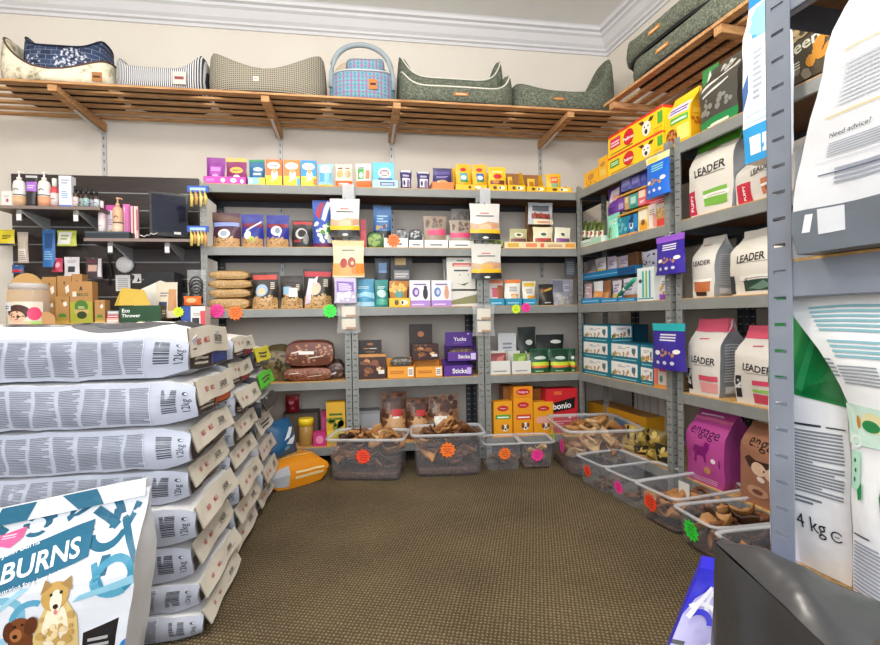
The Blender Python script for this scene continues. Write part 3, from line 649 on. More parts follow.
A('box', 'header_card', 'white header card with grey words behind the white trays', 'card', 'b4', 498, 516, 333, 'd4d6da', 'l 8a90a0 .25 .5 .75 .8 3;e b0b8c8 .5 .25 .2 .1', off=.16, d=.004)
A('pouch', 'treat_pouch', 'tall black pouch with a dog picture on the fourth shelf', 'pouch', 'b4', 518.5, 537, 327, '26302c', 'r 1a2420 .1 .6 .9 .9;e c8ccc8 .6 .66 .2 .06;k b08a5a .15 .15 .85 .42 16 .05;r c8c8c0 .3 .1 .6 .4', off=.12, d=.06)
A('pouch', 'treat_pouch', 'wide black pouch with a white panel lying behind the green packs', 'pouch', 'b4', 538, 566, 334.5, '1e2422', 'r b0b4b0 .3 .3 .9 .6;l 40443e .35 .36 .85 .54 3;e e0e0dc .7 .8 .2 .05', off=.12, d=.08)
def green(lab, x0, x1):
    A('pouch', 'treat_pouch', lab, 'pouch', 'b4', x0, x1, 349, '1c5a38', 'r 0e3a24 .1 .6 .9 .95;e c8d8cc .5 .62 .3 .07;r c8d830 0 .3 1 .45;r e8703c .05 .22 .95 .3;l a8d8b0 .2 .06 .6 .14 1', d=.07, off=.02)
green('green pack with yellow stripe next to the white trays', 531.5, 551); green('green pack with yellow stripe, middle of the three', 551.8, 571); green('green pack squeezed against the corner post', 571.5, 577)

# ------------------------------------------------------------------ bottom tier
A('pouch', 'treat_pouch', 'dark red rounded pack beside the sack stack, bottom shelf', 'pouch', 'b5', 284, 298.5, 395.5, '8a1a26', 'e e89098 .45 .55 .2 .12;e c83a44 .5 .7 .3 .1', off=.17, d=.1, yb=412.5)
A('box', 'carton', 'plain dark carton behind the yellow-lidded tub', 'carton', 'b5', 283, 318, 413, '4a4038', 'r 5c5044 .05 .05 .95 .95', off=.16, d=.15)
A('box', 'treat_box', 'yellow box with green letters at the first pair of posts, bottom shelf', 'box', 'b5', 326, 345, 402.5, 'd8a828', 'l 3a6a2c .15 .6 .85 .8 2;r e0c83a .05 .1 .95 .35;k 7a8a2c .1 .4 .9 .6 10 .06', off=.02, d=.1)
A('box', 'treat_box', 'small magenta box above the tub on the bottom shelf', 'box', 'b5', 321, 326.5, 411, 'a8286a', 'r c84a88 .1 .2 .9 .8', off=.14, d=.06)
A('box', 'treat_box', 'low magenta and pink box beside the yellow-lidded tub', 'box', 'b5', 313, 326, 433, 'c8307c', 'e e890b8 .5 .5 .3 .3', off=.03, d=.08)
loc, rz, w, h = place('b5', 297.5, 312.5, 419.5, .04, .1)
jar = empty('treat_tub', 'amber tub with a yellow lid on the bottom shelf', 'tub', None, loc)
mb = MB(); mb.lathe([(w * .45, 0), (w * .5, .005), (w * .5, h * .72), (w * .46, h * .75)], mat('b08a4c', .3)); mb.build('tub_body', jar)
mb = MB(); mb.lathe([(w * .53, h * .74), (w * .53, h * .97), (w * .45, h)], mat('f0d028', .4)); mb.build('lid', jar)
SB = 'k 8a5a38 .05 .1 .95 .95 50 .06;k c89a68 .05 .1 .95 .5 40 .05;k 4a2a1c .05 .5 .95 .95 20 .06'
A('pouch', 'chew_stick_bag', 'bag of brown sticks with a red label, left behind the large tubs', 'bag', 'b5', 381, 407, 393, '6a4630', SB + ';r b82028 .4 .5 .8 .64;r f0e8e0 .45 .46 .7 .5', d=.12, off=.05)
A('pouch', 'chew_stick_bag', 'bag of brown sticks with a red label, middle behind the large tubs', 'bag', 'b5', 407, 430, 399, '6a4630', SB + ';r b82028 .4 .55 .8 .7', d=.12, off=.05)
A('pouch', 'chew_stick_bag', 'clear bag with a white label behind the second large tub', 'bag', 'b5', 428, 460, 395, '8a7868', SB + ';r ece8e0 .2 .3 .6 .5;r e8c878 .3 .1 .7 .24', d=.12, off=.05)
A('box', 'carton', 'pale grey carton low behind the first large tub', 'carton', 'b5', 356, 380, 411, '84868a', 'r 9a9ca0 .05 .1 .95 .9', off=.1, d=.12)
PD = 'e c8202c .5 .8 .3 .08;t fff Pedigree .5 .8 .035'
DOG = ';e f4ece0 .6 .24 .2 .1;e 7a4a2c .48 .26 .08 .08;e 2a2018 .62 .2 .05 .03;e 7a4a2c .74 .27 .07 .07'
A('box', 'treat_box', 'short yellow box with a green band, beside the second pair of posts', 'box', 'b5', 493.5, 512, 401.5, 'f2a71e', PD + ';r 5aa83c .1 .5 .9 .62;l fff .2 .53 .8 .6 1' + DOG, d=.08, n=(2, 2, 2))
A('box', 'treat_box', 'tall yellow box with a red band on the bottom shelf', 'box', 'b5', 513.3, 532.5, 397.5, 'f2a01c', PD + ';r d84838 .15 .42 .9 .55;l fff .22 .46 .82 .53 1' + DOG, d=.08, n=(2, 2, 2))
A('box', 'treat_box', 'yellow box lying on top of the tall yellow box', 'box', 'b5', 513.3, 532.5, 386.5, 'f0961a', 'e c8202c .5 .5 .36 .3;t fff Pedigree .5 .5 .2', yb=397.3, d=.08)
A('box', 'treat_box', 'yellow box with a peach band beside the red biscuit box', 'box', 'b5', 533.5, 553, 402, 'f2a71e', PD + ';r f0b0a0 .15 .35 .9 .55' + DOG, d=.08, n=(2, 2, 2))
A('box', 'carton', 'brown carton behind the short yellow box', 'carton', 'b5', 503, 514.5, 386, '9a6030', 'r b07438 .1 .05 .9 .95', off=.13, d=.1)
A('box', 'carton', 'dark amber carton behind the peach-banded yellow box', 'carton', 'b5', 533, 547, 388.5, '9a5c20', 'r 6a3c14 .1 .3 .9 .6', off=.13, d=.1)
A('box', 'biscuit_box', 'red biscuit box with a black lozenge at the corner end', 'box', 'b5', 546, 577, 388.5, 'd02430', 'p 181414 .12 .45 .9 .55 .93 .8 .1 .66;T fff bonio .5 .615 .13 5;r e86a3c .25 .86 .5 .94;e f4e8d8 .75 .36 .05 .04;l e89098 .2 .14 .8 .3 3', off=.03, d=.1, n=(2, 2, 2))
# ------------------------------------------------------------------ right rack next to the corner
PB = 'e d02430 .42 .5 .1 .34;T fff Pedigree .42 .46 .14'
DG = ';e f6f0e6 .74 .42 .07 .3;p 5a3420 .66 .62 .6 .8 .68 .8 .71 .66;p 5a3420 .77 .66 .8 .8 .87 .78 .83 .62;e 3a2418 .735 .3 .025 .1;e 2a1810 .71 .5 .012 .04;e 2a1810 .77 .5 .012 .04'
A('box', 'treat_box', 'small yellow box at the corner end of the right rack top', 'box', 'r1', 584, 598, 170.5, {'*': 'f2b62a'}, 'e c88a3a .5 .6 .22 .2;k b87a20 .1 .1 .9 .4 8 .06', off=.02, d=.2)
A('box', 'treat_box', 'narrow yellow box between the small one and the stacked red-edged boxes', 'box', 'r1', 598.5, 607, 157, {'*': 'f0b428'}, 'r e8c860 .2 .2 .8 .5;e c88a3a .5 .7 .3 .1', off=.02, d=.2)
for lab, yt, yb, gr in (('lower red-edged yellow box with a dog face, on the rack', 144.5, None, 1), ('upper red-edged yellow box with a dog face, stacked on its twin', 121, 145, 0)):
    A('box', 'treat_box', lab, 'box', 'r1', 608, 662.5, yt, {'*': 'fbd022', 'T': 'e2342a'}, {'F': 'r e2342a 0 .9 1 1;' + PB + DG + (';r 4ca038 .05 .4 .24 .75;l e8f4d8 .07 .5 .22 .7 2' if gr else ';r d83a5a .05 .35 .26 .8;l f8d8e0 .07 .45 .24 .7 2') + ';r 58a838 .92 .35 1 .8;l a87a18 .05 .1 .5 .2 1;l e8a818 .86 .05 .99 .3 2',
      'R': 'r e2342a 0 .9 1 1;r 5aa83a .2 .4 .8 .75;r f0a820 .1 .06 .9 .35'}, off=.02, d=.2, yb=yb, n=(3, 3, 2), group='red-edged yellow dog treat boxes')
A('bag', 'treat_bag', 'tall yellow food box-bag with a slanted top, end of the corner rack top', 'bag', 'r1', 665, 690, 92, {'*': 'f8cc1e', 'R': 'e8a81c'}, {'F': 'r e8e0f0 .2 .56 .95 .76;l 6a4a9a .24 .6 .9 .72 2;r 58b048 .3 .4 .95 .52;l e8f8e0 .34 .43 .9 .5 1;e 8a3a20 .3 .2 .24 .14;k c8883c .12 .1 .48 .3 14 .03;r fce878 .55 .08 .95 .34', 'R': 'k b86818 .1 .1 .9 .4 10 .04;r f0b838 .1 .5 .9 .6'}, off=.03, d=.12)
A('box', 'seed_tray', 'pale tray of little herb packs on the second shelf by the corner', 'tray', 'r2', 579.5, 602, 238.5, 'dce8e0', 'l 8ab89a .1 .2 .9 .7 2;r a8d8c0 .55 .1 .95 .9', off=.015, d=.12)
for i in range(5):
    x = 580.5 + i * 4.3
    A('pouch', 'herb_pack', 'small green and brown herb pack standing in the pale corner tray', 'packet', 'r2', x, x + 4, 221 + (i % 2) * 1.4, '6a7a3c', 'r e8dcd0 .1 .05 .9 .45;k a83a3a .1 .1 .9 .4 4 .08;k 48602c .05 .5 .95 .95 9 .08', off=.04 + .02 * (i % 2), d=.035, yb=238.5, group='herb packs in the corner tray')
A('pouch', 'treat_pouch', 'mint green pouch on the second shelf beside the herb tray', 'pouch', 'r2', 603.5, 616, 214, '8ce0c4', 'r 487a3a .4 .1 .5 .5;r c8a850 .55 .1 .62 .45;l e4f8f0 .2 .6 .8 .8 3', off=.02, d=.05)
A('pouch', 'treat_pouch', 'purple and white pouch standing above the mint green one', 'pouch', 'r2', 604.5, 617, 187.5, '6a3a98', 'p f0e8f4 .15 .4 .8 .55 .95 .95 .3 .9;e e8a8a0 .65 .62 .2 .12;l 4a2278 .2 .12 .8 .3 3', off=.06, d=.05, yb=216)
for i, (nm, yl_, yr) in enumerate((('lower', 212.5, 0), ('upper', 192.5, 0))):
    A('box', 'card_riser', '%s yellow card shelf of the stepped pack display' % nm, 'display shelf', 'r2', 617.5, 646, yl_ - 1.6, 'd8a848', 'l b07a28 .1 .2 .9 .6 1', off=.03, d=.16, yb=yl_)
def rp(lab, x0, x1, yt, yb, c, des, off=.04, kind='box', **kw): A(kind, kw.pop('name', 'treat_box'), lab, kw.pop('cat', 'box'), 'r2', x0, x1, yt, c, des, off=off, d=.06, yb=yb, **kw)
rp('blue and violet pack on the upper card shelf, nearer the corner', 621, 630.5, 178, 190.5, '6a70b8', 'r 9a9ad8 .1 .4 .9 .9;l 3a3a80 .2 .1 .8 .3 2')
rp('blue and violet pack on the upper card shelf, nearer the hanging blue pouch', 631, 640, 175.5, 188, '5a5cb0', 'r 8a8ad0 .1 .4 .9 .9;l 3a3a80 .2 .1 .8 .3 2')
rp('dark blue pack at the back of the upper card shelf', 640.5, 646.5, 171.5, 186, '3c4aa8', 'r 5a68c0 .1 .4 .9 .8')
rp('purple pack below the upper card shelf', 618, 624, 196, 210.5, '7a4aa0', 'r b89ad0 .1 .1 .9 .5')
rp('tan pack between the purple and teal packs', 624.5, 628.5, 196.5, 209.5, 'c8a070', 'r e0c8a0 .1 .5 .9 .9')
rp('teal pack with a pale label on the lower card shelf', 629, 637.5, 194, 207.5, '4aa89a', 'r b8e0d4 .2 .3 .8 .8;l 2a6a60 .2 .1 .8 .25 1')
rp('pink and cream pack on the lower card shelf', 638, 646, 189.5, 205, 'e86a7a', 'r f0e0c8 .1 .5 .9 .95;l fff .2 .15 .8 .35 2')
rp('teal blue pack at the bottom of the stepped display', 617.5, 627, 217.5, None, '1f8aa0', 'k 6ac0d0 .1 .3 .9 .9 8 .1;r f0a030 0 0 1 .14')
rp('bright blue pack with white dogs at the bottom of the display', 627.5, 637, 214.5, None, '2a8cc8', 'e e8f0f4 .4 .5 .2 .2;k 184a80 .1 .2 .9 .9 6 .1;r f0a030 0 0 1 .14')
rp('yellow and cream pack at the bottom of the display', 638, 648, 207.5, None, 'f0d890', 'r f8f0d8 .1 .5 .9 .95;r e8a838 .15 .1 .9 .4;e 8a5a30 .5 .4 .2 .12')
rp('white pack with a peach side near the rack post', 648.5, 656, 204.5, None, 'f0e4dc', 'r e8a090 .6 .1 1 .6;l a8a0a0 .1 .6 .8 .85 3')
rp('amber and red pack against the rack post', 656.5, 667.5, 203, None, 'd8a45a', 'r e0483c 0 0 1 .38;k f0d8a0 .1 .5 .9 .9 8 .08;r f4ece0 0 .82 1 1')
rp('long red pack on edge above the amber pack', 646, 667, 196.5, 206, 'c83248', 'l f0b8c0 .1 .3 .9 .7 2', off=.07)
def hang(lab, tier_side, x0, x1, yt, yb, c, des, off, hook=True, name='hanging_pouch'):
    """pouch hanging from a clip on a rack post; the clip strip and its hook are parts"""
    t = ('r' if tier_side == 'r' else 'b') + '2'
    loc, rz, w, h = place(t, x0, x1, yt, off, .045, yb)
    root = empty(name, lab, 'pouch', None, loc, rz)
    mb = MB(); pack_into(mb, 'pouch', w, .045, h, c, des, amp=.003, seed=x0, rough=.35); mb.build('pouch_body', root)
    mb = MB(); mb.tube([(0, .01, h - .012), (0, -.005, h - .004), (0, 0, h + .012), (0, .02, h + .016)], .0022, mat('c8ccd0', .3, 'metal'), 6)
    mb.build('hook', root)
    return root
HP = 'l e8e4f4 .25 .62 .75 .8 3;k b8895a .25 .3 .75 .42 7 .04;e f4f0e8 .22 .36 .1 .05;e f4f0e8 .8 .4 .1 .05;e d8dcf0 .25 .15 .06 .04;e d8dcf0 .48 .15 .06 .04;e d8dcf0 .7 .15 .06 .04'
hang('bright blue pouch with a cream top hanging from the rack posts', 'r', 642.5, 666, 154, 196, '1f6cd8', 'r f0ecb0 0 .84 1 1;r e8d860 .1 .86 .5 .96;' + HP.replace('e8e4f4', '8ad8e8'), -.055)
hang('purple pouch with a lilac top hanging from the rack posts', 'r', 652.5, 681, 235, 274, '3a28a0', 'r 9a5ad8 0 .84 1 1;' + HP, -.055)
hang('purple pouch with a turquoise top hanging from the rack posts', 'r', 649, 681.5, 323.5, 369.5, '3c2c9c', 'r 2ab8c0 0 .84 1 1;' + HP, -.055)

# third shelf of the corner rack
for i, (lab, x0, x1, yt, c, des, yb, off) in enumerate((
    ('grey pack with a tan base, upper blue tray nearest the corner', 584, 592.5, 260, '7a7a80', 'r c88a60 0 0 1 .3', 277, .1),
    ('white pack with a yellow base in the upper blue tray', 594, 602.5, 257.5, 'ddd8e0', 'r d8b03a 0 0 1 .35;l 787880 .2 .5 .8 .8 3', 276, .1),
    ('lilac white pack with a brown base in the upper blue tray', 604.5, 613, 256.5, 'cfc8dc', 'r a8683c 0 0 1 .3;l 8080a0 .2 .5 .8 .8 3', 274.5, .1),
    ('wide white and lilac pack in the upper blue tray', 615, 627, 255.5, 'd4cce0', 'e e0a890 .6 .3 .25 .12;l 8080a0 .2 .5 .8 .8 3', 273, .1),
    ('brown open carton in the upper blue tray', 627.5, 638, 252.5, '7a5232', 'r 5a3a22 .1 .2 .9 .95', 271, .1))):
    A('pouch' if i < 4 else 'box', 'treat_pack', lab, 'packet', 'r3', x0, x1, yt, c, des, off=off, d=.05, yb=yb)
tray('display_tray', 'blue open tray standing on the lower trays, third shelf of corner rack', 'tray', 'r3', 580.5, 636.5, 266, 269.5, '1f78b0', 'l 8ac8e8 .08 .4 .9 .6 1;r 124a80 .7 .1 .98 .9', off=.08, d=.14, yb=277)
for i, (lab, x0, x1, yt, c, des) in enumerate((
    ('rose grey pack in the lower blue tray by the corner post', 581, 589, 283.5, 'b49aa0', 'r d84a4a 0 0 1 .3;l e8d8dc .2 .5 .8 .9 3'),
    ('white and orange pack in the lower blue tray', 590, 599.5, 281.5, 'd8dce0', 'r d88a48 0 0 1 .55;e e8b070 .5 .4 .25 .12'),
    ('brown pack in the lower blue tray', 600, 607, 281, '8a5a3a', 'r b8824a .1 .0 .9 .5'),
    ('lilac and yellow pack in the lower blue tray', 609, 618, 280.5, 'd0c8d8', 'r e0b84a .1 0 .9 .4;l 8080a0 .2 .5 .8 .9 3'),
    ('white and brown pack under the teal tube', 619.5, 635, 278, 'd8d4e0', 'r b0743a .2 0 1 .3;l 8080a0 .1 .5 .7 .9 3'))):
    A('pouch', 'treat_pack', lab, 'packet', 'r3', x0, x1, yt, c, des, off=.035, d=.05)
for i, (lab, x0, x1) in enumerate((('lower blue tray by the corner post, third shelf', 580.5, 600), ('lower blue tray in the middle of the third shelf', 600.5, 617.5), ('lower blue tray under the teal tube, third shelf', 618, 635.5))):
    tray('display_tray', lab, 'tray', 'r3', x0, x1, 294.5, 298, '2a8cc4', 'l a8d8f0 .1 .4 .9 .7 1', d=.12)
mb = MB(); a = onplane(617, 297, C0 + ND * .012, ND); b = onplane(635, 279, C0 + ND * -.01, ND)
mb.tube([a, a.lerp(b, .12), a.lerp(b, .15), a.lerp(b, .9), b], [.004, .006, .012, .012, .009], mat('2fa88a', .35), 10); mb.tube([a.lerp(b, .4), a.lerp(b, .5)], .0125, mat('d8ece4', .4), 10)
tag(mb.build('treat_tube'), 'teal green tube leaning diagonally across the lower blue trays', 'tube')
A('box', 'treat_box', 'white box with teal and green stripes in front of the rack post', 'box', 'r3', 637, 654, 267.5, 'e4ecec', 'r 48b8b8 .3 .1 .42 .9;r 8ab840 .5 .1 .6 .9;r 38a0c0 .7 .1 .8 .9;e 4a4a50 .2 .6 .1 .06;l 3a98b0 .05 .05 .95 .12 1', off=.01, d=.07)
A('pillow', 'treat_pouch', 'grey bag with dark letters on top of the striped box', 'pouch', 'r3', 638, 655, 250.5, 'a0a2b4', 'k 30323c .1 .2 .9 .45 8 .06;k 30323c .3 .6 .9 .75 5 .05', off=.02, d=.05, yb=267.5)
A('pouch', 'treat_pouch', 'small white pouch with purple base by the rack post', 'pouch', 'r3', 656, 668, 276.5, 'e4e0e8', 'r 8a48a8 0 0 1 .25;k c8a050 .1 .3 .6 .6 6 .07;l 909098 .2 .65 .8 .85 2', off=.03, d=.05)

# fourth shelf: teal cartons
TC = 'p f0f0ee .06 .26 .94 .26 .94 .9 .06 .94;l 9a9aa8 .3 .68 .7 .82 2;k c89058 .1 .28 .85 .5 14 .06;k 7a9a4a .1 .28 .5 .45 5 .06;e 4a6a7a .82 .62 .06 .22;e e8e8e8 .82 .78 .04 .06;l 8ad0d8 .1 .08 .9 .18 1'
def tcart(lab, x0, x1, yt, yb, off=.015, d=.16): A('box', 'treat_carton', lab, 'carton', 'r4', x0, x1, yt, {'*': '11728c', 'T': '0e5c74'}, {'F': TC, 'R': TC}, off=off, d=d, yb=yb, n=(2, 2, 2))
Yc = (374, 357.5, 341.2, 324.5)
for i, nm in enumerate(('bottom', 'middle', 'top')):
    tcart('teal carton, %s of the three stacked beside the corner post' % nm, 582.5, 609.3, Yc[i + 1], None if i == 0 else Yc[i] + .3)
tcart('teal carton, lower of the two in the middle stack', 610, 639.5, 361, None)
tcart('teal carton, upper of the two in the middle stack', 610, 639.5, 343, 361.4)
tcart('teal carton, lower of the two beside the hanging purple pouch', 640.3, 653.5, 366.5, None, d=.1)
tcart('teal carton, upper of the two beside the hanging purple pouch', 640.3, 653.5, 346, 367, d=.1)
A('box', 'treat_carton', 'dark teal open carton standing behind the middle stack', 'carton', 'r4', 612, 634, 324.5, '0c4a62', 'e 5a9aa8 .5 .5 .18 .2;e 5a9aa8 .72 .62 .12 .1;e a0b8d0 .55 .24 .2 .16', off=.2, yb=345, d=.1)
A('box', 'treat_box', 'orange and white box with a pink corner by the rack post, fourth shelf', 'box', 'r4', 654, 666, 365.5, 'e8d8d0', 'r e87a68 0 .1 .35 .95;r e83a5a .4 .75 1 1;r e8963c 0 0 1 .14;e 4a8a80 .6 .4 .14 .16', off=.01, d=.08)
A('box', 'treat_box', 'small striped white box at the front edge near the hanging purple pouch', 'box', 'r4', 667, 672, 369, 'd8d4d8', 'r 38a0a0 .1 .1 .9 .3;r e8a050 .1 .5 .9 .7', off=.012, d=.06)
# bottom of the corner rack
A('box', 'treat_carton', 'long yellow carton with a blue panel, bottom of the corner rack', 'carton', 'r5', 588, 646, 409.5, {'*': 'e8a824', 'T': 'c88418'}, 'r 2f8ac8 .38 .15 .72 .7;e d03030 .86 .5 .08 .22;r d03838 .5 .1 .68 .45;l 8a5a10 .05 .3 .3 .6 2;e e8d8b0 .45 .6 .05 .14', off=.2, d=.15)
A('box', 'cardboard_panel', 'pale striped board leaning at the back of the corner rack bottom', 'board', 'r5', 634, 666, 388, 'c4c6c8', 'r a0a2a6 .1 0 .14 1;r a0a2a6 .3 0 .33 1;r a0a2a6 .5 0 .54 1;r 8a8c90 .75 0 .78 1;r d4d6d8 .8 .1 .95 .9', off=.33, yb=430, d=.02)
rr = random.Random(3)
for i in range(9):
    x = 620 + (i % 5) * 10 + rr.uniform(-2, 2); yb = 466 - (i // 5) * 17 - (i % 5) * -.5
    A('pillow', 'treat_packet', 'crumpled gold, black and silver foil packet in the heap under the corner rack', 'packet', 'r5', x - 8, x + 8, yb - 20 + rr.uniform(-3, 3), rr.choice(('c8a84a', '2c2822', 'b8b8b8', '8a7434')), 'k d8c070 .1 .2 .9 .8 6 .1;k 1e1a18 .1 .1 .9 .9 7 .1;k e8e8e4 .1 .3 .9 .7 4 .08;p c0a048 .2 .4 .8 .5 .7 .8', off=.03 + .05 * (i // 5) + .01 * (i % 3), yb=None if i < 5 else yb, d=.06, amp=.012, turn=rr.uniform(-25, 25), group='foil packets heaped under the corner rack')

# ------------------------------------------------------------------ big dog food bags on the nearer right rack
def gbag(lab, tier, x0, x1, yt, off, d, body, des, top, side='9aa0a8', sdes='', fold=True, turn=0, lean=0, n=(8, 4, 12), yb=None, name='dog_food_bag', topdes=''):
    loc, rz, w, h = place(tier, x0, x1, yt, off, d, yb)
    root = empty(name, lab, 'bag', None, loc, rz + radians(turn))
    root.rotation_euler = (-radians(lean), 0, rz + radians(turn))
    mb = MB(); pack_into(mb, 'bag', w, d, h, {'*': body, 'R': side, 'L': side}, {'F': des, 'R': sdes, 'L': sdes}, n, amp=.008, seed=x0, rough=.38)
    mb.build('bag_body', root)
    if top:
        mb = MB()
        pack_into(mb, lambda x, y, z: (x * (1 - .03 * (z + 1)), y * (1.25 - .55 * (z + 1) / 2) - .1 * (1 - x * x), z), w * .97, d * .28, h * .17, top, topdes, (6, 2, 3), amp=.006, seed=x0 + 3, rough=.38, film='film')
        o = mb.build('folded_top', root, (0, -d * .02, h * .845)); tag(o, 'coloured folded top of the bag')
    return root
def leader(acc, tagc, tagtext, low=True):
    s = 'l b83a40 .3 .82 .62 .845 1;T 2c2c2c LEADER .5 .56 .1 4 .95;l 8a8680 .3 .49 .85 .51 1;r %s .4 .1 .88 .3;r f2f0ea .4 .2 .92 .25;l b8b4ac .48 .215 .85 .235 1' % acc
    if tagc: s += ';r %s .0 .03 .2 .34' % tagc
    if tagtext: s += ';T fff %s .1 .185 .055 90' % tagtext
    return s
GS = 'l c8ccd0 .15 .2 .85 .7 14;r d8dce0 .2 .05 .8 .14'
gbag('white bag with a bright green top standing on the second shelf', 'r2', 689, 732, 133, .03, .13, 'dedad2', leader('7cb84a', 'cc2c50', 'PUPPY'), '4f9c34')
gbag('white bag with a red side panel partly behind the blue and white bag', 'r2', 735.5, 797, 146, .03, .14, 'dad6d0', 'l b83a40 .3 .8 .5 .82 1;T 2c2c2c LEADER .5 .6 .105 8 .92;l 8a8680 .3 .52 .85 .54 1;r c62c46 .04 .03 .32 .42;T fff PUPPY .19 .22 .07 90;r c87a58 .5 .1 .9 .4;r f2f0ea .5 .25 .9 .3;k a85a3c .5 .1 .9 .24 8 .03', None, turn=-4)
gbag('white bag showing its grey side, on the third shelf by the rack posts', 'r3', 692, 712, 236, .03, .15, 'd8d4cc', 'l b83a40 .2 .85 .6 .87 1;T 2c2c2c LEADER .48 .56 .07 3 .9;r c87448 .15 .1 .85 .3;r f2f0ea .1 .26 .9 .3;r 3a2a24 .2 .03 .7 .1', None, side='aaaeb2', sdes=GS, turn=4)
gbag('white bag with a dark green panel on the third shelf', 'r3', 730, 783, 226, .03, .15, 'e2deD4'.lower(), 'T 2c2c2c LEADER .46 .55 .105 3 .95;l 8a8680 .2 .48 .8 .495 1;r 2e4a40 .32 .06 .9 .26;r f2f0ea .25 .22 .92 .29;l b0aca4 .35 .235 .85 .265 1;p 6a8a7a .4 .1 .7 .2 .85 .12 .6 .07;r 303438 .0 .02 .1 .3', None, turn=-3)
gbag('white bag with a pink top and grey side on the fourth shelf', 'r4', 688, 718, 320, .025, .16, 'dedad4', 'l c83a5a .3 .74 .6 .765 1;T 2c2c2c LEADER .52 .47 .085 -4 .9;l 8a8680 .25 .4 .85 .415 1;r 28282c 0 .06 .16 .34;k d8d8d8 .02 .08 .14 .32 7 .02;r d8546c .45 .2 .95 .27;r e8a0a0 .45 .05 .95 .18', 'e2607c', side='8c9096', sdes=GS, turn=2)
gbag('white bag with a pink top half behind the foreground post', 'r4', 735.5, 784, 327, .025, .17, 'dcd8d2', 'l c83a5a .3 .74 .5 .765 1;T 2c2c2c LEADER .48 .47 .085 -4 .95;l 8a8680 .25 .4 .85 .415 1;r 28282c .03 .08 .16 .36;k d8d8d8 .04 .1 .15 .34 7 .02;r d8486a .4 .26 .95 .32;r 9ac860 .4 .17 .95 .21;r c84a60 .4 .03 .95 .15', 'dc5874', turn=2)
A('loaf', 'dog_food_bag', 'dark grey and red bag lying flat behind the pink-topped bags', 'bag', 'r4', 722, 766, 332, '4a4c54', 'r a83048 .1 .3 .8 .5;l 80848c .1 .6 .9 .8 2', off=.2, d=.2, yb=343, n=(8, 4, 4))
ENG = 't %s engage .5 .7 .125 -3 1;l %s .1 .88 .7 .92 1'
gbag('magenta bag with a dog silhouette on the bottom shelf by the post', 'r5', 687, 723, 409, .02, .17, 'b84a96', ENG % ('4a1050', 'f0c8e4') + ';r d06a9c 0 .82 1 .86;p 8a1878 .22 .42 .32 .5 .56 .5 .6 .58 .7 .56 .68 .48 .6 .4 .6 .3 .55 .3 .54 .38 .36 .38 .34 .28 .28 .28 .29 .4;e f4e0ec .78 .35 .06 .03;r 7a2a70 .9 .28 .93 .38;e c8905a .62 .2 .09 .045;l e0a8d0 .15 .03 .85 .1 3', None, side='a04088', name='dog_food_bag')
gbag('brown bag with pale animal shapes on the bottom shelf', 'r5', 740, 800, 418, .02, .17, 'a07058', ENG % ('2a1c18', 'e8d0c0') + ';p 3a2820 .1 .5 .2 .54 .35 .5 .6 .52 .75 .58 .9 .5 .8 .4 .6 .42 .4 .4 .2 .42;e e0c0a8 .4 .42 .14 .07;e d8b8a0 .65 .4 .14 .07;e f0e4d8 .45 .32 .07 .03;e c89a80 .35 .16 .2 .07;e 7a4a38 .35 .16 .1 .03', None, side='8a5c48', turn=-2)
# top of the nearer rack
gbag('dark grey bag with white script and a green base, top of the rack', 'r1', 699, 740, 55, .04, .14, '4c4a44', 'r 1f8a4c 0 .0 1 .17;l e8f4e8 .2 .05 .8 .12 1;p e4e4e0 .1 .6 .5 .66 .9 .74 .92 .78 .5 .72 .1 .65;p d8d8d4 .15 .5 .5 .54 .8 .6 .8 .62 .5 .58 .15 .53;k 8a8a84 .1 .22 .9 .45 16 .035;k c8c8c0 .2 .76 .9 .92 7 .04', None, side='38362f', turn=-5)
A('pouch', 'treat_bag', 'green cornered bag peeking behind the dark grey script bag', 'bag', 'r1', 697, 714, 66, '3a8a4a', 'p e8f0e8 .2 .7 .7 .8 .5 .95', off=.12, d=.06)
gbag('dark bag with pale script and potatoes, seen past the foreground post', 'r1', 768, 842, 16, .05, .12, '504a3c', 'T f0f0d8 deen .52 .6 .17 12 1;k c88a34 .62 .3 .95 .75 16 .06;k 8a8270 .05 .05 .6 .45 16 .05;k d0b888 .1 .72 .6 .98 10 .06;l d8d8cc .1 .28 .5 .4 3;r 1c1a16 0 0 1 .1', None, side='1e1c1a')
A('pouch', 'treat_bag', 'green leafy bag behind the potato bag, top of the rack', 'bag', 'r1', 838, 872, 18, '3c5a24', 'k 6a9a34 .05 .1 .95 .95 40 .06;k 8ab84a .05 .1 .95 .95 16 .05', off=.1, d=.08)
# hanging long bag
loc, rz, w, h = place('r2', 742, 776, -25, -.13, .07, 160)
root = empty('hanging_bag', 'tall white and bright blue bag hanging beside the foreground post', 'bag', None, loc, rz)
mb = MB(); pack_into(mb, 'bag', w, .07, h, {'*': 'eef2f6', 'R': 'dfe8f2', 'L': 'b8d8f0'}, {'F': 'r 2f9ad8 0 0 1 .2;r e8f2fa .2 .04 .55 .14;r e8f2fa .6 .04 .95 .14;l c8e0f0 .1 .22 .9 .3 2;l a8b4c4 .35 .34 .6 .62 9;r 4aa8d8 .3 .68 1 .84;k 8ad0e8 .3 .68 1 .84 12 .05;r 2a8ad0 .0 .88 1 1;p 4a70b0 0 .3 .2 .4 .2 .5 0 .42'}, (6, 3, 14), amp=.006, seed=4)
mb.build('bag_body', root)
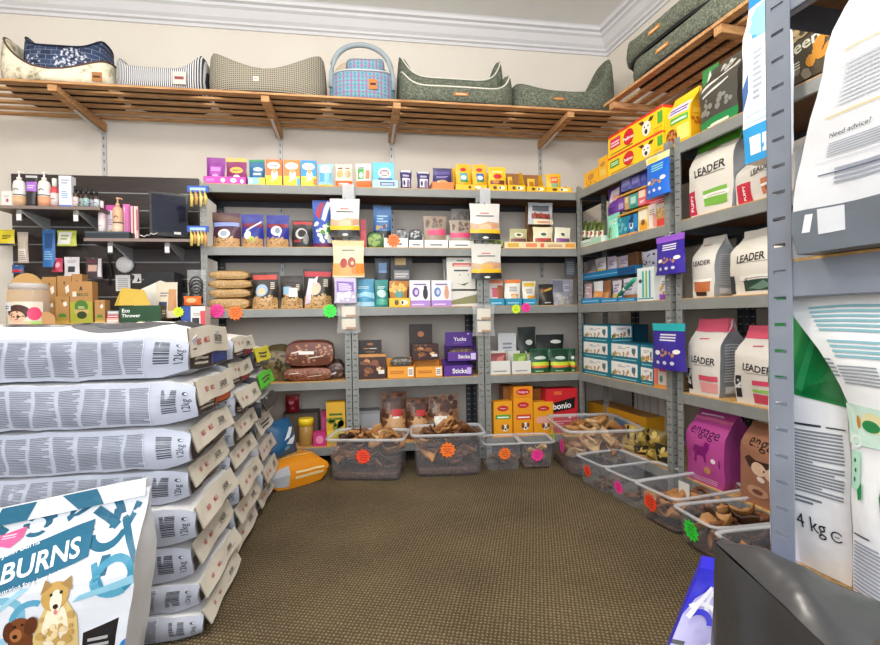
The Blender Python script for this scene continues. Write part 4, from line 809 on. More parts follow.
# ------------------------------------------------------------------ price stars
STARM = {'red': 'ff4a2a', 'orange': 'ff7a2a', 'pink': 'ff3aa0', 'green': '3af048', 'lime': 'd8f82a', 'yellow': 'f4f030'}
def star(parent, color, P, right, up, r, label=None):
    """thin starburst price ticket with scribbled pen strokes, stuck on its carrier; P, right, up in world"""
    N = right.cross(up).normalized()
    mb = MB(); n = 11; m = mat(STARM[color], .5)
    f = lambda u, v, a: P + right * u + up * v + N * a
    pts = [(r * (1 if k % 2 == 0 else .76) * cos(pi * k / n), r * (1 if k % 2 == 0 else .76) * sin(pi * k / n)) for k in range(2 * n)]
    mb.prism(pts, f, 0, .0012, m)
    rr = random.Random(int(P.x * 1000)); k = mat('4a2018' if color != 'green' else '184a20', .6)
    for j in range(4):
        y = r * (.42 - .27 * j); x0 = -r * rr.uniform(.3, .55); x1 = r * rr.uniform(.25, .55)
        q = [(x0, y)]
        while q[-1][0] < x1: q.append((q[-1][0] + r * .14, y + r * rr.uniform(-.08, .08)))
        for a, b in zip(q, q[1:]):
            mb.poly([f(a[0], a[1] - r * .03, .0016), f(b[0], b[1] - r * .03, .0016), f(b[0], b[1] + r * .03, .0016), f(a[0], a[1] + r * .03, .0016)], k)
    bpy.context.view_layer.update()
    o = mb.build('price_star', parent)
    if parent: o.matrix_parent_inverse = parent.matrix_world.inverted()
    return tag(o, '%s starburst price ticket' % color)
Z_ = Vector((0, 0, 1))
for rk, c, x, y in ((RACKA, 'pink', 217, 311), (RACKA, 'orange', 235.5, 313), (RACKA, 'green', 330, 311), (RACKC, 'lime', 516, 309), (RACKC, 'pink', 526, 307.5)):
    star(rk, c, atY(x, y, D0 - .004), X_, Z_, .046 if x < 400 else .033)
star(t1, 'orange', atY(393.5, 240.5, D0 + .008), X_, Z_, .045)

# ------------------------------------------------------------------ clip strips with hanging packs on the post pairs
NP = 'p c8a888 0 .26 .35 .3 .7 .28 1 .32 1 .46 .6 .5 .3 .42 0 .46;e e8c0a0 .5 .34 .22 .09;e d89878 .8 .38 .12 .06;r f4c020 0 .17 1 .28;r 1c1e22 0 0 1 .17;l d83a4a .34 .72 .64 .77 1;l 50525a .2 .64 .8 .7 1;e e8e8e4 .5 .05 .1 .03'
def bhang(lab, x0, x1, yt, yb, c, des, off=-.05): return hang(lab, 'b', x0, x1, yt, yb, c, des, off)
bhang('white bacon-treat pouch with yellow and black base hanging at the first post pair', 329.5, 359.5, 198, 236, 'dad8d2', NP)
bhang('cream and orange biscuit pouch hanging second at the first post pair', 332, 364, 240, 277, 'ecdcb8', 'r e8c890 0 .86 1 1;k d8d0b8 .05 .5 .95 .85 20 .05;r f0a860 0 .05 1 .38;r f08830 .6 .1 1 .36;e a83a34 .34 .38 .11 .13;e a84a3c .6 .4 .13 .14;e ecc8a0 .62 .38 .05 .05;l 6a6a60 .3 .72 .7 .78 1', off=-.035)
bhang('white meaty-treat pouch with yellow and black base at the second post pair', 470, 500.5, 203, 239, 'dcdad6', NP)
bhang('white meaty-treat pouch hanging lower at the second post pair', 471.5, 502, 243.5, 278.5, 'd8d6ce', NP.replace('e8c0a0', 'e0b060'), off=-.035)
for nm, x0, x1, y0, y1 in (('first', 336, 360, 302, 333), ('second', 472.5, 495.5, 304, 336)):
    t, rz, w, h = place('b3', x0, x1, y0, -.04, .04, y1)
    root = empty('hanging_packet', 'clear packet of white chew cards hanging at the %s post pair' % nm, 'packet', None, t, 0)
    mb = MB(); pack_into(mb, 'pillow', w, .04, h, {'*': CLEAR}, None, amp=.004, seed=x0); mb.build('clear_bag', root)
    mb = MB()
    for q, z in ((0, .12), (1, .52)): mb.box(-w * .28, w * .3, -.006, .006, h * z, h * (z + .34), mat('e4dccc', .7)); mb.box(-w * .1, w * .3, -.008, .007, h * z, h * (z + .07), mat('b88a58', .7))
    mb.build('chew_card', root)
    mb = MB(); mb.tube([(0, 0, h - .01), (0, 0, h + .014), (0, .03, h + .016)], .002, mat('c8ccd0', .3, 'metal'), 6); mb.build('hook', root)
for nm, x, y0, y1 in (('first', 348, 184, 199), ('second', 485, 188, 204)):
    a, b = atY(x, y0, D0 - .02), atY(x, y1, D0 - .02)
    mb = MB(); mb.box(-.035, .035, 0, .003, b.z - a.z - .02, 0, TUBRIM); mb.tube([(0, .001, -.01), (0, .018, 0)], .003, mat('c8ccd0', .3, 'metal'), 6)
    tag(mb.build('clip_strip', None, a), 'clear plastic clip strip above the %s hanging packs' % nm, 'clip strip')

# ------------------------------------------------------------------ translucent tubs of chews
def sup(t, n=8):
    c, s = cos(t), sin(t)
    return (abs(c) ** (2 / n) * (1 if c > 0 else -1), abs(s) ** (2 / n) * (1 if s > 0 else -1))
def tub(label, p0, p1, yrim, depth, stars, side='r', card=None, fill=.7, chew=None):
    """p0, p1: pixels of the bottom corners of the front face on the floor"""
    a, b = atZ(p0[0], p0[1], 0), atZ(p1[0], p1[1], 0)
    ux = (b - a).normalized(); uy = Vector((-ux.y, ux.x, 0)); w = (b - a).length
    d = ray(p0[0], yrim); P = onplane(p0[0], yrim, a, uy); h = P.z
    c = (a + b) / 2 + uy * depth / 2
    c.z = .0025
    root = empty('plastic_tub', label, 'tub', None, c, atan2(ux.y, ux.x))
    N = 40; tap = .87
    def ring(sx, z, k=1): 
        return [Vector((sup(2 * pi * i / N)[0] * (w / 2) * k + sup(2 * pi * i / N)[0] * sx, sup(2 * pi * i / N)[1] * depth / 2 * k + sup(2 * pi * i / N)[1] * sx, z)) for i in range(N)]
    grow = 1 / tap - 1
    mb = MB()
    R = [ring(-.012, .0), ring(-.003, .006)] + [ring(.0, h * t, 1 + grow * t * .6) for t in (.1, .35, .6, .85, .95)]
    I = [[mb.av(p) for p in r] for r in R]
    mb.face(I[0][::-1], TUB)
    for q, r in zip(I, I[1:]):
        for i in range(N): mb.face([q[i], q[(i + 1) % N], r[(i + 1) % N], r[i]], TUB, True)
    o = mb.build('tub_body', root); 
    mb = MB(); k = 1 + grow * .6
    R = [ring(.0, h * .93, k), ring(.012, h * .93, k), ring(.016, h * .96, k), ring(.014, h, k), ring(.004, h, k), ring(-.001, h * .97, k)]
    I = [[mb.av(p) for p in r] for r in R]
    for q, r in zip(I, I[1:]):
        for i in range(N): mb.face([q[i], q[(i + 1) % N], r[(i + 1) % N], r[i]], TUBRIM, True)
    mb.build('rim', root)
    bpy.context.view_layer.update()
    for col, u, v, r in stars:
        kk = 1 + grow * .6 * v
        Pw = root.matrix_world @ Vector(((u - .5) * w * kk, -depth / 2 * kk - .003, v * h))
        tl = atan2(depth / 2 * grow * .6, h); up = Vector((0, 0, 1)) * cos(tl) - uy * sin(tl)
        star(root, col, Pw, ux, up, r)
    if card:
        mb = MB(); mb.box(-.03, .03, -.001, .001, 0, .07, mat('dcdcd8', .6))
        tag(mb.build('price_card', root, (card[0] * w, card[1] * depth, h * .62)), 'small pale card standing in the tub')
    return root, w, depth, h

def chew_protos():
    out = {}
    mb = MB(); rr = random.Random(2)          # curled ear: bent thick leaf
    for k in range(1):
        g0, g1 = [], []
        for j in range(7):
            r0, r1 = [], []
            for i in range(7):
                u, v = i / 3 - 1, j / 3 - 1
                wdt = (1 - .6 * max(0, v) ** 1.5) * sqrt(max(.05, 1 - (v * .92) ** 4))
                z = .02 * u * u + .012 * sin(3 * v + u) + .008 * noise.noise(Vector((u * 2, v * 2, 3)))
                r0.append(Vector((u * .042 * wdt, v * .062, z))); r1.append(Vector((u * .042 * wdt, v * .062, z + .006)))
            g0.append(r0); g1.append(r1)
        mb.patch(g1, CHEW[0]); mb.patch([r[::-1] for r in g0], CHEW[0])
        n = 6
        for s_ in (0, n):
            for j in range(n):
                for Q in ([g0[j][s_], g0[j + 1][s_], g1[j + 1][s_], g1[j][s_]], [g0[s_][j], g0[s_][j + 1], g1[s_][j + 1], g1[s_][j]]): mb.poly(Q, CHEW[0])
    out['ear'] = mb
    mb = MB(); mb.tube([(-.06 + .02 * k, .008 * sin(k * 1.3), .006 * cos(k * 1.7)) for k in range(7)], [.006, .01, .009, .011, .009, .01, .005], CHEW[1], 8); out['stick'] = mb
    mb = MB(); mb.tube([(-.05, .01, 0), (-.042, .004, 0), (-.03, 0, .002), (.0, 0, .004), (.03, 0, .002), (.042, .004, 0), (.05, .01, 0)], [.006, .014, .009, .008, .009, .014, .006], CHEW[3], 8)
    mb.tube([(-.05, -.012, 0), (-.04, -.004, 0), (-.03, 0, .001)], [.007, .012, .008], CHEW[3], 8); mb.tube([(.05, -.012, 0), (.04, -.004, 0), (.03, 0, .001)], [.007, .012, .008], CHEW[3], 8); out['bone'] = mb
    mb = MB(); mb.tube([(.035 * cos(t * .8), .03 * sin(t * .8), .004 * t) for t in range(8)], [.006, .011, .012, .011, .012, .011, .01, .005], CHEW[2], 8); out['curl'] = mb
    return out
CP = chew_protos(); CMESH = {}
for k, mbx in CP.items():
    for ci in range(4):
        o = mbx.build('chew'); me = o.data
        me.materials.clear(); me.materials.append(CHEW[ci]); bpy.data.objects.remove(o)
        me.name = 'dried_chew_%s' % k; CMESH[k, ci] = me
CN = {'ear': 'dried_ear', 'stick': 'chew_stick', 'bone': 'chew_bone', 'curl': 'curled_chew'}
CRUMB = noisy('chew_crumbs', [(.3, '281812'), (.45, '5c3a26'), (.6, '3a2218'), (.75, '80563a')], 13, .7, .8, (1, 1, 1), 2)
def crumbs(T, top, label):
    """lumpy bed of broken pieces too small to count"""
    root, w, d, h = T; M = root.matrix_world; n = 14; mb = MB()
    def rg(z, k): return [Vector((sup(2 * pi * i / 40)[0] * (w / 2 - .008) * k, sup(2 * pi * i / 40)[1] * (d / 2 - .008) * k, z)) for i in range(40)]
    R = [rg(.006, .94)] + [rg(top * t, 1 + .06 * t * top / h) for t in (.2, .5, .8, 1)] + [rg(top, .8), rg(top, .55), rg(top, .25)]
    for j, r in enumerate(R):
        for p in r:
            q = Vector((p.x * 30, p.y * 30, p.z * 30 + w * 50))
            a = noise.noise(q)
            if j < 5: p.x *= 1 - .035 * abs(a); p.y *= 1 - .035 * abs(a)
            else: p.z += .02 * a
    I = [[mb.av(p) for p in r] for r in R]
    mb.face(I[0][::-1], CRUMB); c = mb.av((0, 0, top))
    for q, r in zip(I, I[1:]):
        for i in range(40): mb.face([q[i], q[(i + 1) % 40], r[(i + 1) % 40], r[i]], CRUMB, True)
    for i in range(40): mb.face([I[-1][i], I[-1][(i + 1) % 40], c], CRUMB, True)
    o = mb.build('chew_pieces', None, root.location.copy(), root.rotation_euler.z)
    return tag(o, 'bed of broken chew pieces under the whole ones, ' + label.split(' in the ')[1], 'chew pieces', None, 'stuff')
def fill_tub(T, n, kinds, cols, label, scale=1.0, level=.62, seed=0, heap=.0):
    root, w, d, h = T; rr = random.Random(seed); M = root.matrix_world
    m = .045 * scale + .01; base = level * h * .26 - .01
    if base > .012: crumbs(T, base, label)
    else: base = .0
    for q in range(n):
        k = rr.choice(kinds); c = rr.choice(cols)
        o = bpy.data.objects.new(CN[k], CMESH[k, c]); COL.objects.link(o)
        lv = (q / n)
        z = base + .015 + (h * level - .015 - base) * lv
        grow = 1 + .08 * z / h
        x = rr.uniform(-1, 1) * max(.005, w / 2 * grow - m); y = rr.uniform(-1, 1) * max(.005, d / 2 * grow - m)
        if heap: z += heap * max(0, 1 - (x / w * 2) ** 2 - (y / d * 2) ** 2) * lv
        o.location = M @ Vector((x, y, z))
        tl = .5
        o.rotation_euler = (rr.uniform(-tl, tl), rr.uniform(-tl, tl), rr.uniform(0, 6.28))
        s = scale * rr.uniform(.8, 1.1); o.scale = (s, s, s)
        tag(o, label, 'dog chew', 'chews in the ' + label.split(' in the ')[1])
tb = tub('large clear tub with a red ticket at the left end of the row, chews inside', (331, 481), (400, 481.5), 438.5, .24, [('red', .48, .58, .045)])
fill_tub(tb, 52, ['ear', 'ear', 'curl'], [0, 1, 1, 3, 2], 'dried chew in the large clear tub with the red ticket', 1.5, .84, 1, .03)
tb = tub('large clear tub with an orange ticket next to the two small tubs', (416.5, 478), (482, 475.5), 434.5, .24, [('orange', .48, .62, .048)])
fill_tub(tb, 54, ['ear', 'ear', 'curl'], [1, 1, 0, 2], 'dried chew in the large clear tub with the orange ticket', 1.5, .86, 2, .04)
tb = tub('small clear tub with an orange ticket beside the large tubs', (487.5, 472), (520.5, 470.5), 443.5, .2, [('orange', .52, .62, .04)])
fill_tub(tb, 14, ['stick', 'ear'], [1, 2, 1], 'dried chew in the small clear tub with the orange ticket', .85, .35, 3)
tb = tub('small clear tub with a pink ticket beside the corner tub', (523, 469.5), (552.5, 468.5), 442, .2, [('pink', .48, .5, .04)])
fill_tub(tb, 16, ['bone', 'ear'], [0, 1, 3], 'dried chew in the small clear tub with the pink ticket', .8, .6, 4)
tb = tub('large clear tub of pale chews in the corner between the racks', (550, 457), (571, 478), 416, .40, [('lime', .3, .62, .035), ('pink', .7, .55, .045)])
fill_tub(tb, 44, ['bone', 'curl', 'ear'], [3, 0, 3, 0], 'pale chew in the large corner tub', 1.35, .86, 5, .03)
tb = tub('low clear tub with a red ticket, first along the right racks', (580, 482), (605.5, 495.5), 454.5, .25, [('red', .38, .55, .034)])
fill_tub(tb, 8, ['stick', 'curl'], [1, 2], 'dried chew in the low tub, first along the right racks', .8, .2, 6)
tb = tub('low clear tub with a pink ticket, second along the right racks', (609.5, 497), (636.5, 511), 468, .28, [('pink', .42, .5, .034)])
fill_tub(tb, 10, ['stick', 'curl'], [1, 2], 'dried chew in the low tub with the pink ticket along the right racks', .8, .2, 7)
tb = tub('low clear tub with a red ticket and a pale card, third along the right racks', (640, 516.5), (677, 536.5), 481.5, .36, [('red', .38, .56, .042)], card=(.0, -.1))
fill_tub(tb, 26, ['ear', 'curl', 'stick'], [0, 0, 1], 'dried chew in the low tub with the pale card', 1.2, .58, 8)
tb = tub('low clear tub with a bright green ticket, nearest fully seen on the right', (680, 541), (717.5, 566), 505.5, .36, [('green', .4, .52, .044)])
fill_tub(tb, 26, ['stick', 'curl', 'ear'], [1, 2, 0], 'dark chew in the low tub with the bright green ticket', 1.15, .66, 9, .02)
tb = tub('low clear tub partly hidden by the black sack', (722, 573), (770, 606), 533, .36, [])
fill_tub(tb, 20, ['ear', 'stick', 'bone'], [0, 2, 3], 'dried chew in the low tub behind the black sack', 1.1, .7, 10)

# ------------------------------------------------------------------ slatted wooden shelf under the ceiling
ZS = atY(210, 89, 3.0).z
YF, YB = 3.0, 3.5
RF = (rw(0) - atZ(681, 48, ZS)).dot(ND)      # depth of the right run
def slat(parent, f, mname='slat'):
    mb = MB(); mb.prism([(0, 0), (1, 0), (1, 1), (0, 1)], f, 0, 1, WOOD); return mb.build(mname, parent)
root = empty('slatted_shelf', 'long slatted wooden shelf on brackets high along the back wall', 'shelf', None, (0, YB, ZS - .02))
def beam(parent, name, a, b, wv, z0, z1, m=WOOD):
    """bar from a to b (plan points), half width vector wv, between heights z0 and z1"""
    mb = MB(); P = [a - wv, b - wv, b + wv, a + wv]
    mb.prism([(p.x, p.y) for p in P], lambda u, v, h: (u, v, h), z0, z1, m)
    o = mb.build(name, parent); o.location = -parent.location; return o
for k in range(6):
    y = YF + .03 + (YB - YF - .05) * k / 5
    beam(root, 'slat', Vector((-2.6, y, 0)), Vector((1.92, y, 0)), Vector((0, .0175 if k else .026, 0)), ZS - .012, ZS)
ARMX = [atY(52, 88, YF).x, atY(265, 101, YF).x, atY(397, 103, YF).x, atY(571, 115, YF).x]
def bracket(parent, x, upright_to):
    mb = MB()
    mb.prism([(YF + .0, ZS - .021), (YF, ZS - .055), (YW - .02, ZS - .075), (YW - .02, ZS - .021)], lambda u, v, a: (x + a, u, v), -.022, .022, WOOD)
    o = mb.build('bracket_arm', parent); o.location = -parent.location
    mb = MB(); g = mat('c4c6c8', .4, 'metal')
    mb.prism([(YF + .22, ZS - .068), (YF + .22, ZS - .072), (YW - .02, ZS - .09), (YW - .02, ZS - .078)], lambda u, v, a: (x + a, u, v), -.008, .008, g)
    mb.build('metal_strip', o)
    mb = MB(); mb.box(x - .013, x + .013, YW - .012, YW - .0005, upright_to, ZS - .02, mat('bcbec0', .45, 'metal'))
    for q in range(int((ZS - upright_to) / .05)): mb.box(x - .003, x + .003, YW - .0125, YW - .012, upright_to + .05 * q, upright_to + .05 * q + .02, mat('4a4c50', .6))
    mb.build('wall_upright', o)
for x in ARMX: bracket(root, x, 1.2)
root2 = empty('slatted_shelf', 'slatted wooden shelf running along the right wall towards the camera', 'shelf', None, rw(.6) + Vector((0, 0, ZS - .02)))
s0, s1 = .62, 3.2
for k in range(5):
    o_ = .03 + (RF - .05) * k / 4
    a, b = rw(s0 - .02 * (k % 3), o_), rw(s1, o_)
    beam(root2, 'slat', a, b, ND * .022, ZS - .016, ZS)
for s in (.68, 1.5, 2.4):
    a, b = rw(s, .0), rw(s, RF)
    beam(root2, 'bracket_arm', a, b, YD * .022, ZS - .06, ZS - .021)
    mb = MB(); mb.box(-.008, .008, 0, RF * .55, -.004, 0, mat('d0d2d4', .4, 'metal'))
    o = mb.build('metal_strip', root2, rw(s, .01) + Vector((0, 0, ZS - .061)) - root2.location, atan2(-ND.y, -ND.x) - pi / 2)

# ------------------------------------------------------------------ pet beds
def patt(name, kind, c1, c2, c3='fff', sc=60, rough=.9):
    m, nt, nd, lk, b, tc = nodemat(name); b.inputs['Roughness'].default_value = rough
    def wave(d, s, dist=0):
        w = nd.new('ShaderNodeTexWave'); w.bands_direction = d; w.inputs['Scale'].default_value = s; w.inputs['Distortion'].default_value = dist
        lk.new(tc.outputs['Object'], w.inputs['Vector']); return w
    def mix(f, a, c, fac=1):
        x = nd.new('ShaderNodeMix'); x.data_type = 'RGBA'
        if isinstance(a, str): x.inputs[6].default_value = rgb(a)
        else: lk.new(a, x.inputs[6])
        x.inputs[7].default_value = rgb(c); lk.new(f, x.inputs[0]); return x.outputs[2]
    def step(o, lo, hi):
        r = nd.new('ShaderNodeMapRange'); r.inputs['From Min'].default_value = lo; r.inputs['From Max'].default_value = hi; lk.new(o, r.inputs['Value']); return r.outputs[0]
    if kind == 'stripe':
        out = mix(step(wave('X', sc).outputs['Fac'], .45, .55), c1, c2)
    elif kind == 'check':
        out = mix(step(wave('X', sc).outputs['Fac'], .45, .55), c1, c2)
        z = mix(step(wave('Z', sc).outputs['Fac'], .45, .55), out, c2); out = z
        x = nd.new('ShaderNodeMix'); x.data_type = 'RGBA'; x.inputs[0].default_value = .5; lk.new(out, x.inputs[6]); x.inputs[7].default_value = rgb(c1); out = x.outputs[2]
    elif kind == 'plaid':
        out = mix(step(wave('X', sc).outputs['Fac'], .5, .6), c1, c2)
        out = mix(step(wave('Z', sc).outputs['Fac'], .6, .7), out, c2)
        out = mix(step(wave('X', sc * .5).outputs['Fac'], .93, .96), out, c3); out = mix(step(wave('Z', sc * .7).outputs['Fac'], .95, .97), out, c3)
    elif kind == 'patch':
        v = nd.new('ShaderNodeTexBrick'); v.inputs['Scale'].default_value = 9; v.inputs['Mortar Size'].default_value = .004
        for q, c in (('Color1', c1), ('Color2', c2), ('Mortar', c3)): v.inputs[q].default_value = rgb(c)
        mp = nd.new('ShaderNodeMapping'); mp.inputs['Rotation'].default_value = (pi / 2, 0, 0)
        lk.new(tc.outputs['Object'], mp.inputs['Vector']); lk.new(mp.outputs['Vector'], v.inputs['Vector'])
        ck = nd.new('ShaderNodeTexVoronoi'); ck.inputs['Scale'].default_value = 60; lk.new(tc.outputs['Object'], ck.inputs['Vector'])
        n = nd.new('ShaderNodeTexNoise'); n.inputs['Scale'].default_value = 7; lk.new(tc.outputs['Object'], n.inputs['Vector'])
        mu = nd.new('ShaderNodeMath'); mu.operation = 'MULTIPLY'; lk.new(step(ck.outputs['Distance'], .5, .3), mu.inputs[0]); lk.new(step(n.outputs['Fac'], .48, .54), mu.inputs[1])
        out = mix(mu.outputs[0], v.outputs['Color'], c3)
    else:   # tweed / printed marble
        n = nd.new('ShaderNodeTexNoise'); n.inputs['Scale'].default_value = sc; n.inputs['Detail'].default_value = 8; n.inputs['Roughness'].default_value = .75
        lk.new(tc.outputs['Object'], n.inputs['Vector'])
        r = ramp(nd, [(.36, c1), (.5, c2), (.64, c3)]); lk.new(n.outputs['Fac'], r.inputs['Fac']); out = r.outputs['Color']
    lk.new(out, b.inputs['Base Color'])
    nz = nd.new('ShaderNodeTexNoise'); nz.inputs['Scale'].default_value = 300
    bp = nd.new('ShaderNodeBump'); bp.inputs['Strength'].default_value = .3; bp.inputs['Distance'].default_value = .003
    lk.new(tc.outputs['Object'], nz.inputs['Vector']); lk.new(nz.outputs['Fac'], bp.inputs['Height']); lk.new(bp.outputs['Normal'], b.inputs['Normal'])
    return m
TWEED = patt('tweed_cloth', 'tweed', '3c4236', '5e6457', '868b7c', 90)
HOUND = patt('houndstooth_cloth', 'check', '3a362e', 'd8d0bc', sc=26)
STRIPE = patt('striped_cloth', 'stripe', '2c3850', 'e0e0e0', sc=30)
PLAID = patt('plaid_cloth', 'plaid', '4a8ab8', '7aa8b0', 'a86a98', 14)
PATCH = patt('patchwork_cloth', 'patch', '1c2848', '34486c', 'c8ccd8')
MAP = patt('printed_cream_cloth', 'tweed', '8a8468', 'e4dcc4', 'efe8d4', 11)
def bed(label, x0, x1, yl, yd, yr, ybase, Y, depth, cloth, z0, inner='4a4a40', tagc=None, piping=None, rz=0, P=None, pw=2.2, n=3.4, roll=0, dims=None):
    if dims: w, HL, HD, HR = dims; loc = P
    else:
        a, b = atY(x0, ybase, Y), atY(x1, ybase, Y); w = b.x - a.x
        HL, HD, HR = (max(.04, atY(x, y, Y + dd).z - z0) for x, y, dd in ((x0, yl, depth * .3), ((x0 + x1) / 2, yd, .02), (x1, yr, depth * .3)))
        loc = Vector(((a.x + b.x) / 2, Y + depth / 2, z0))
    root = empty('pet_bed', label, 'pet bed', None, loc, rz)
    root.rotation_euler = (0, roll, rz)
    N = 56
    def H(t):
        x = sup(t, n)[0]; e = HL if x < 0 else HR
        return HD + (e - HD) * abs(x) ** pw
    def ringp(s, f, off=0):
        return [Vector((sup(2 * pi * i / N, n)[0] * (w / 2 * s), sup(2 * pi * i / N, n)[1] * (depth / 2 * s), .012 + f * (H(2 * pi * i / N) - .012) + off)) for i in range(N)]
    mb = MB()
    R = [ringp(.93, 0), ringp(.98, .08), ringp(1.0, .35), ringp(.985, .7), ringp(.965, .92), ringp(.93, 1), ringp(.87, .97), ringp(.83, .8), ringp(.81, .4), ringp(.8, .15)]
    I = [[mb.av(p) for p in r] for r in R]
    for q, r in zip(I, I[1:]):
        for i in range(N): mb.face([q[i], q[(i + 1) % N], r[(i + 1) % N], r[i]], cloth, True)
    mb.build('bolster', root)
    mb = MB(); c = mat(inner, .95); C = mb.av((0, 0, HD * .5)); r1 = [mb.av((p.x, p.y, HD * .36)) for p in ringp(.83, .15)]; r2 = [mb.av((p.x, p.y, HD * .5)) for p in ringp(.6, .15)]
    for i in range(N): mb.face([r1[i], r1[(i + 1) % N], r2[(i + 1) % N], r2[i]], c, True); mb.face([r2[i], r2[(i + 1) % N], C], c, True)
    mb.build('cushion', root)
    mb = MB(); k = mat('1c1c1e', .9)
    A_, B_ = [mb.av((p.x, p.y, 0)) for p in ringp(.92, 0)], [mb.av((p.x, p.y, .02)) for p in ringp(.95, 0)]
    for i in range(N): mb.face([A_[i], A_[(i + 1) % N], B_[(i + 1) % N], B_[i]], k)
    mb.face(A_[::-1], k); mb.build('base', root)
    if piping:
        mb = MB(); pts = ringp(.945, 1.0, .002); mb.tube(pts + [pts[0]], .005, mat(piping, .8), 6); mb.build('piping', root)
    if tagc:
        cx, cw, ch, col, ink = tagc
        mb = MB(); mb.box(-cw / 2, cw / 2, -.002, .002, -ch / 2, ch / 2, mat(col, .7)); mb.box(-cw * .35, cw * .35, -.0026, -.002, -ch * .12, ch * .12, mat(ink, .7))
        mb.build('leather_tag', root, (cx * w / 2, -depth / 2 - .003, HD * .52))
    return root
ZB = ZS + .001
bed('cream printed pet bed at the end of the shelf nearest the dark slatted panel side', -14, 104, 36, 69, 63, 80, 3.02, .44, MAP, ZB, 'b8b0a0', piping='5a4038', tagc=(.88, .05, .05, 'a8703c', '503018'))
bed('navy patchwork pet bed nested in the cream printed one', 14, 98, 36, 47, 41, 70, 3.1, .3, PATCH, ZB + .05, '2a3450', piping='141c34', pw=5)
bed('navy and white striped bone-shaped pet bed', 107, 200, 56, 68, 54, 86, 3.03, .38, STRIPE, ZB, '3a4458', tagc=(.55, .07, .07, 'd8c8c0', '8a4040'), pw=4.5)
bed('grey houndstooth pet bed on the high shelf', 200, 325, 50, 69, 54, 92, 3.01, .44, HOUND, ZB, '5a5448', tagc=(-.12, .03, .025, 'f0e8d8', 'a08a70'), pw=1.8, n=2.4)
cb = bed('blue plaid pet bed with a tall padded arch', 328, 397, 76, 71, 76, 97, 3.03, .38, PLAID, ZB, 'c8b89a', tagc=(.3, .05, .06, 'e07838', '303030'), n=2.6, piping='c8ccd0')
w = atY(397, 90, 3.03).x - atY(328, 90, 3.03).x
hA = atY(362, 40, 3.12).z - ZB
mb = MB(); pts = [(-w * .46 * cos(pi * k / 18), -.1 + .02 * sin(pi * k / 18), .1 + (hA - .12) * sin(pi * k / 18) ** .6) for k in range(19)]
mb.tube(pts, .016, mat('98a4ac', .9), 10); mb.build('padded_arch', cb)
mb = MB(); P_ = [(-w * .45 * cos(pi * k / 18), -.04 + .1 * sin(pi * k / 18), .1 + (hA - .14) * sin(pi * k / 18) ** .6) for k in range(19)]
c0_ = mb.av((0, .08, .1)); I = [mb.av(p) for p in P_]; c1_ = mb.av((0, .095, .1)); J = [mb.av((p[0], p[1] + .015, p[2])) for p in P_]
for i in range(18): mb.face([I[i], I[i + 1], c0_], mat('d0c0a4', .95), True); mb.face([J[i + 1], J[i], c1_], mat('d0c0a4', .95), True)
mb.build('fleece_back', cb)
bed('small blue plaid pet bed nested inside the arched one', 345, 386, 60, 60, 60, 76, 3.07, .2, PLAID, ZB + .08, 'c8b89a', tagc=(.55, .03, .03, 'c83a3a', 'f0f0f0'), n=2.6)
bed('green tweed pet bed, rear of the two overlapping ones', 399, 509, 55, 80, 60, 100, 3.14, .34, TWEED, ZB + .04, '3c4036', piping='d8d8cc', tagc=(.08, .09, .018, 'b8743a', 'e8d8c0'), pw=6)
bed('green tweed pet bed, front of the two overlapping ones', 400, 520, 70, 88, 74, 107, 3.01, .42, TWEED, ZB, '3c4036', piping='d8d8cc', tagc=(.0, .09, .02, 'b8743a', 'e8d8c0'), pw=7)
bed('green tweed pet bed in the corner of the high shelf, one end raised', 518, 624, 84, 92, 58, 109, 3.02, .42, TWEED, ZB, '3c4036', tagc=(-.25, .07, .018, 'a8743c', 'c8a070'), pw=3.2)
wl = .82
for lab, s, up in (('green tweed pet bed on the right-hand slats, lower of the pair', 1.2, 0), ('green tweed pet bed on the right-hand slats, stacked on its twin', 1.14, .125)):
    P = rw(s, max(RF - .23, .23)) + Vector((0, 0, ZB + up))
    bed(lab, 0, 0, 0, 0, 0, 0, 0, .42, TWEED, 0, '3c4036', tagc=(-.1, .09, .02, 'c8843a', 'e8d8c0'), pw=4, rz=RZ, P=P, dims=(wl, .2, .11, .2))
# ------------------------------------------------------------------ dark slatted panel, its shelves and goods
YP = YW - .03
def pan(px, py): return atY(px, py, YP)
zt = pan(105, 176).z; xl, xr = pan(11, 176).x, pan(198, 178).x
root = empty('slatwall_panel', 'dark brown slatted display panel on the back wall', 'panel', None, (0, YW - .001, 0))
PANM = noisy('dark_laminate', [(.3, '2c2422'), (.7, '3a302e')], 6, .35, 0, (1, 1, 9))
mb = MB()
mb.box(xl, xr, -.008, 0, .3, zt, PANM); k = 0; z = zt
GR = mat('9a9ca0', .35, 'metal')
while z > .35:
    z1 = z - .112; mb.box(xl, xr, -.029, -.008, z1 + .008, z, PANM); z = z1
mb.build('slat_board', root)
mb = MB(); z = zt
while z > .35:
    z -= .112; mb.box(xl, xr, -.03, -.026, z + .003, z + .008, GR); mb.box(xl, xr, -.03, -.026, z, z + .0012, GR)
mb.build('groove_strip', root)
SH = noisy('shelf_laminate', [(.3, '4a3c38'), (.7, '5c4a44')], 6, .4)
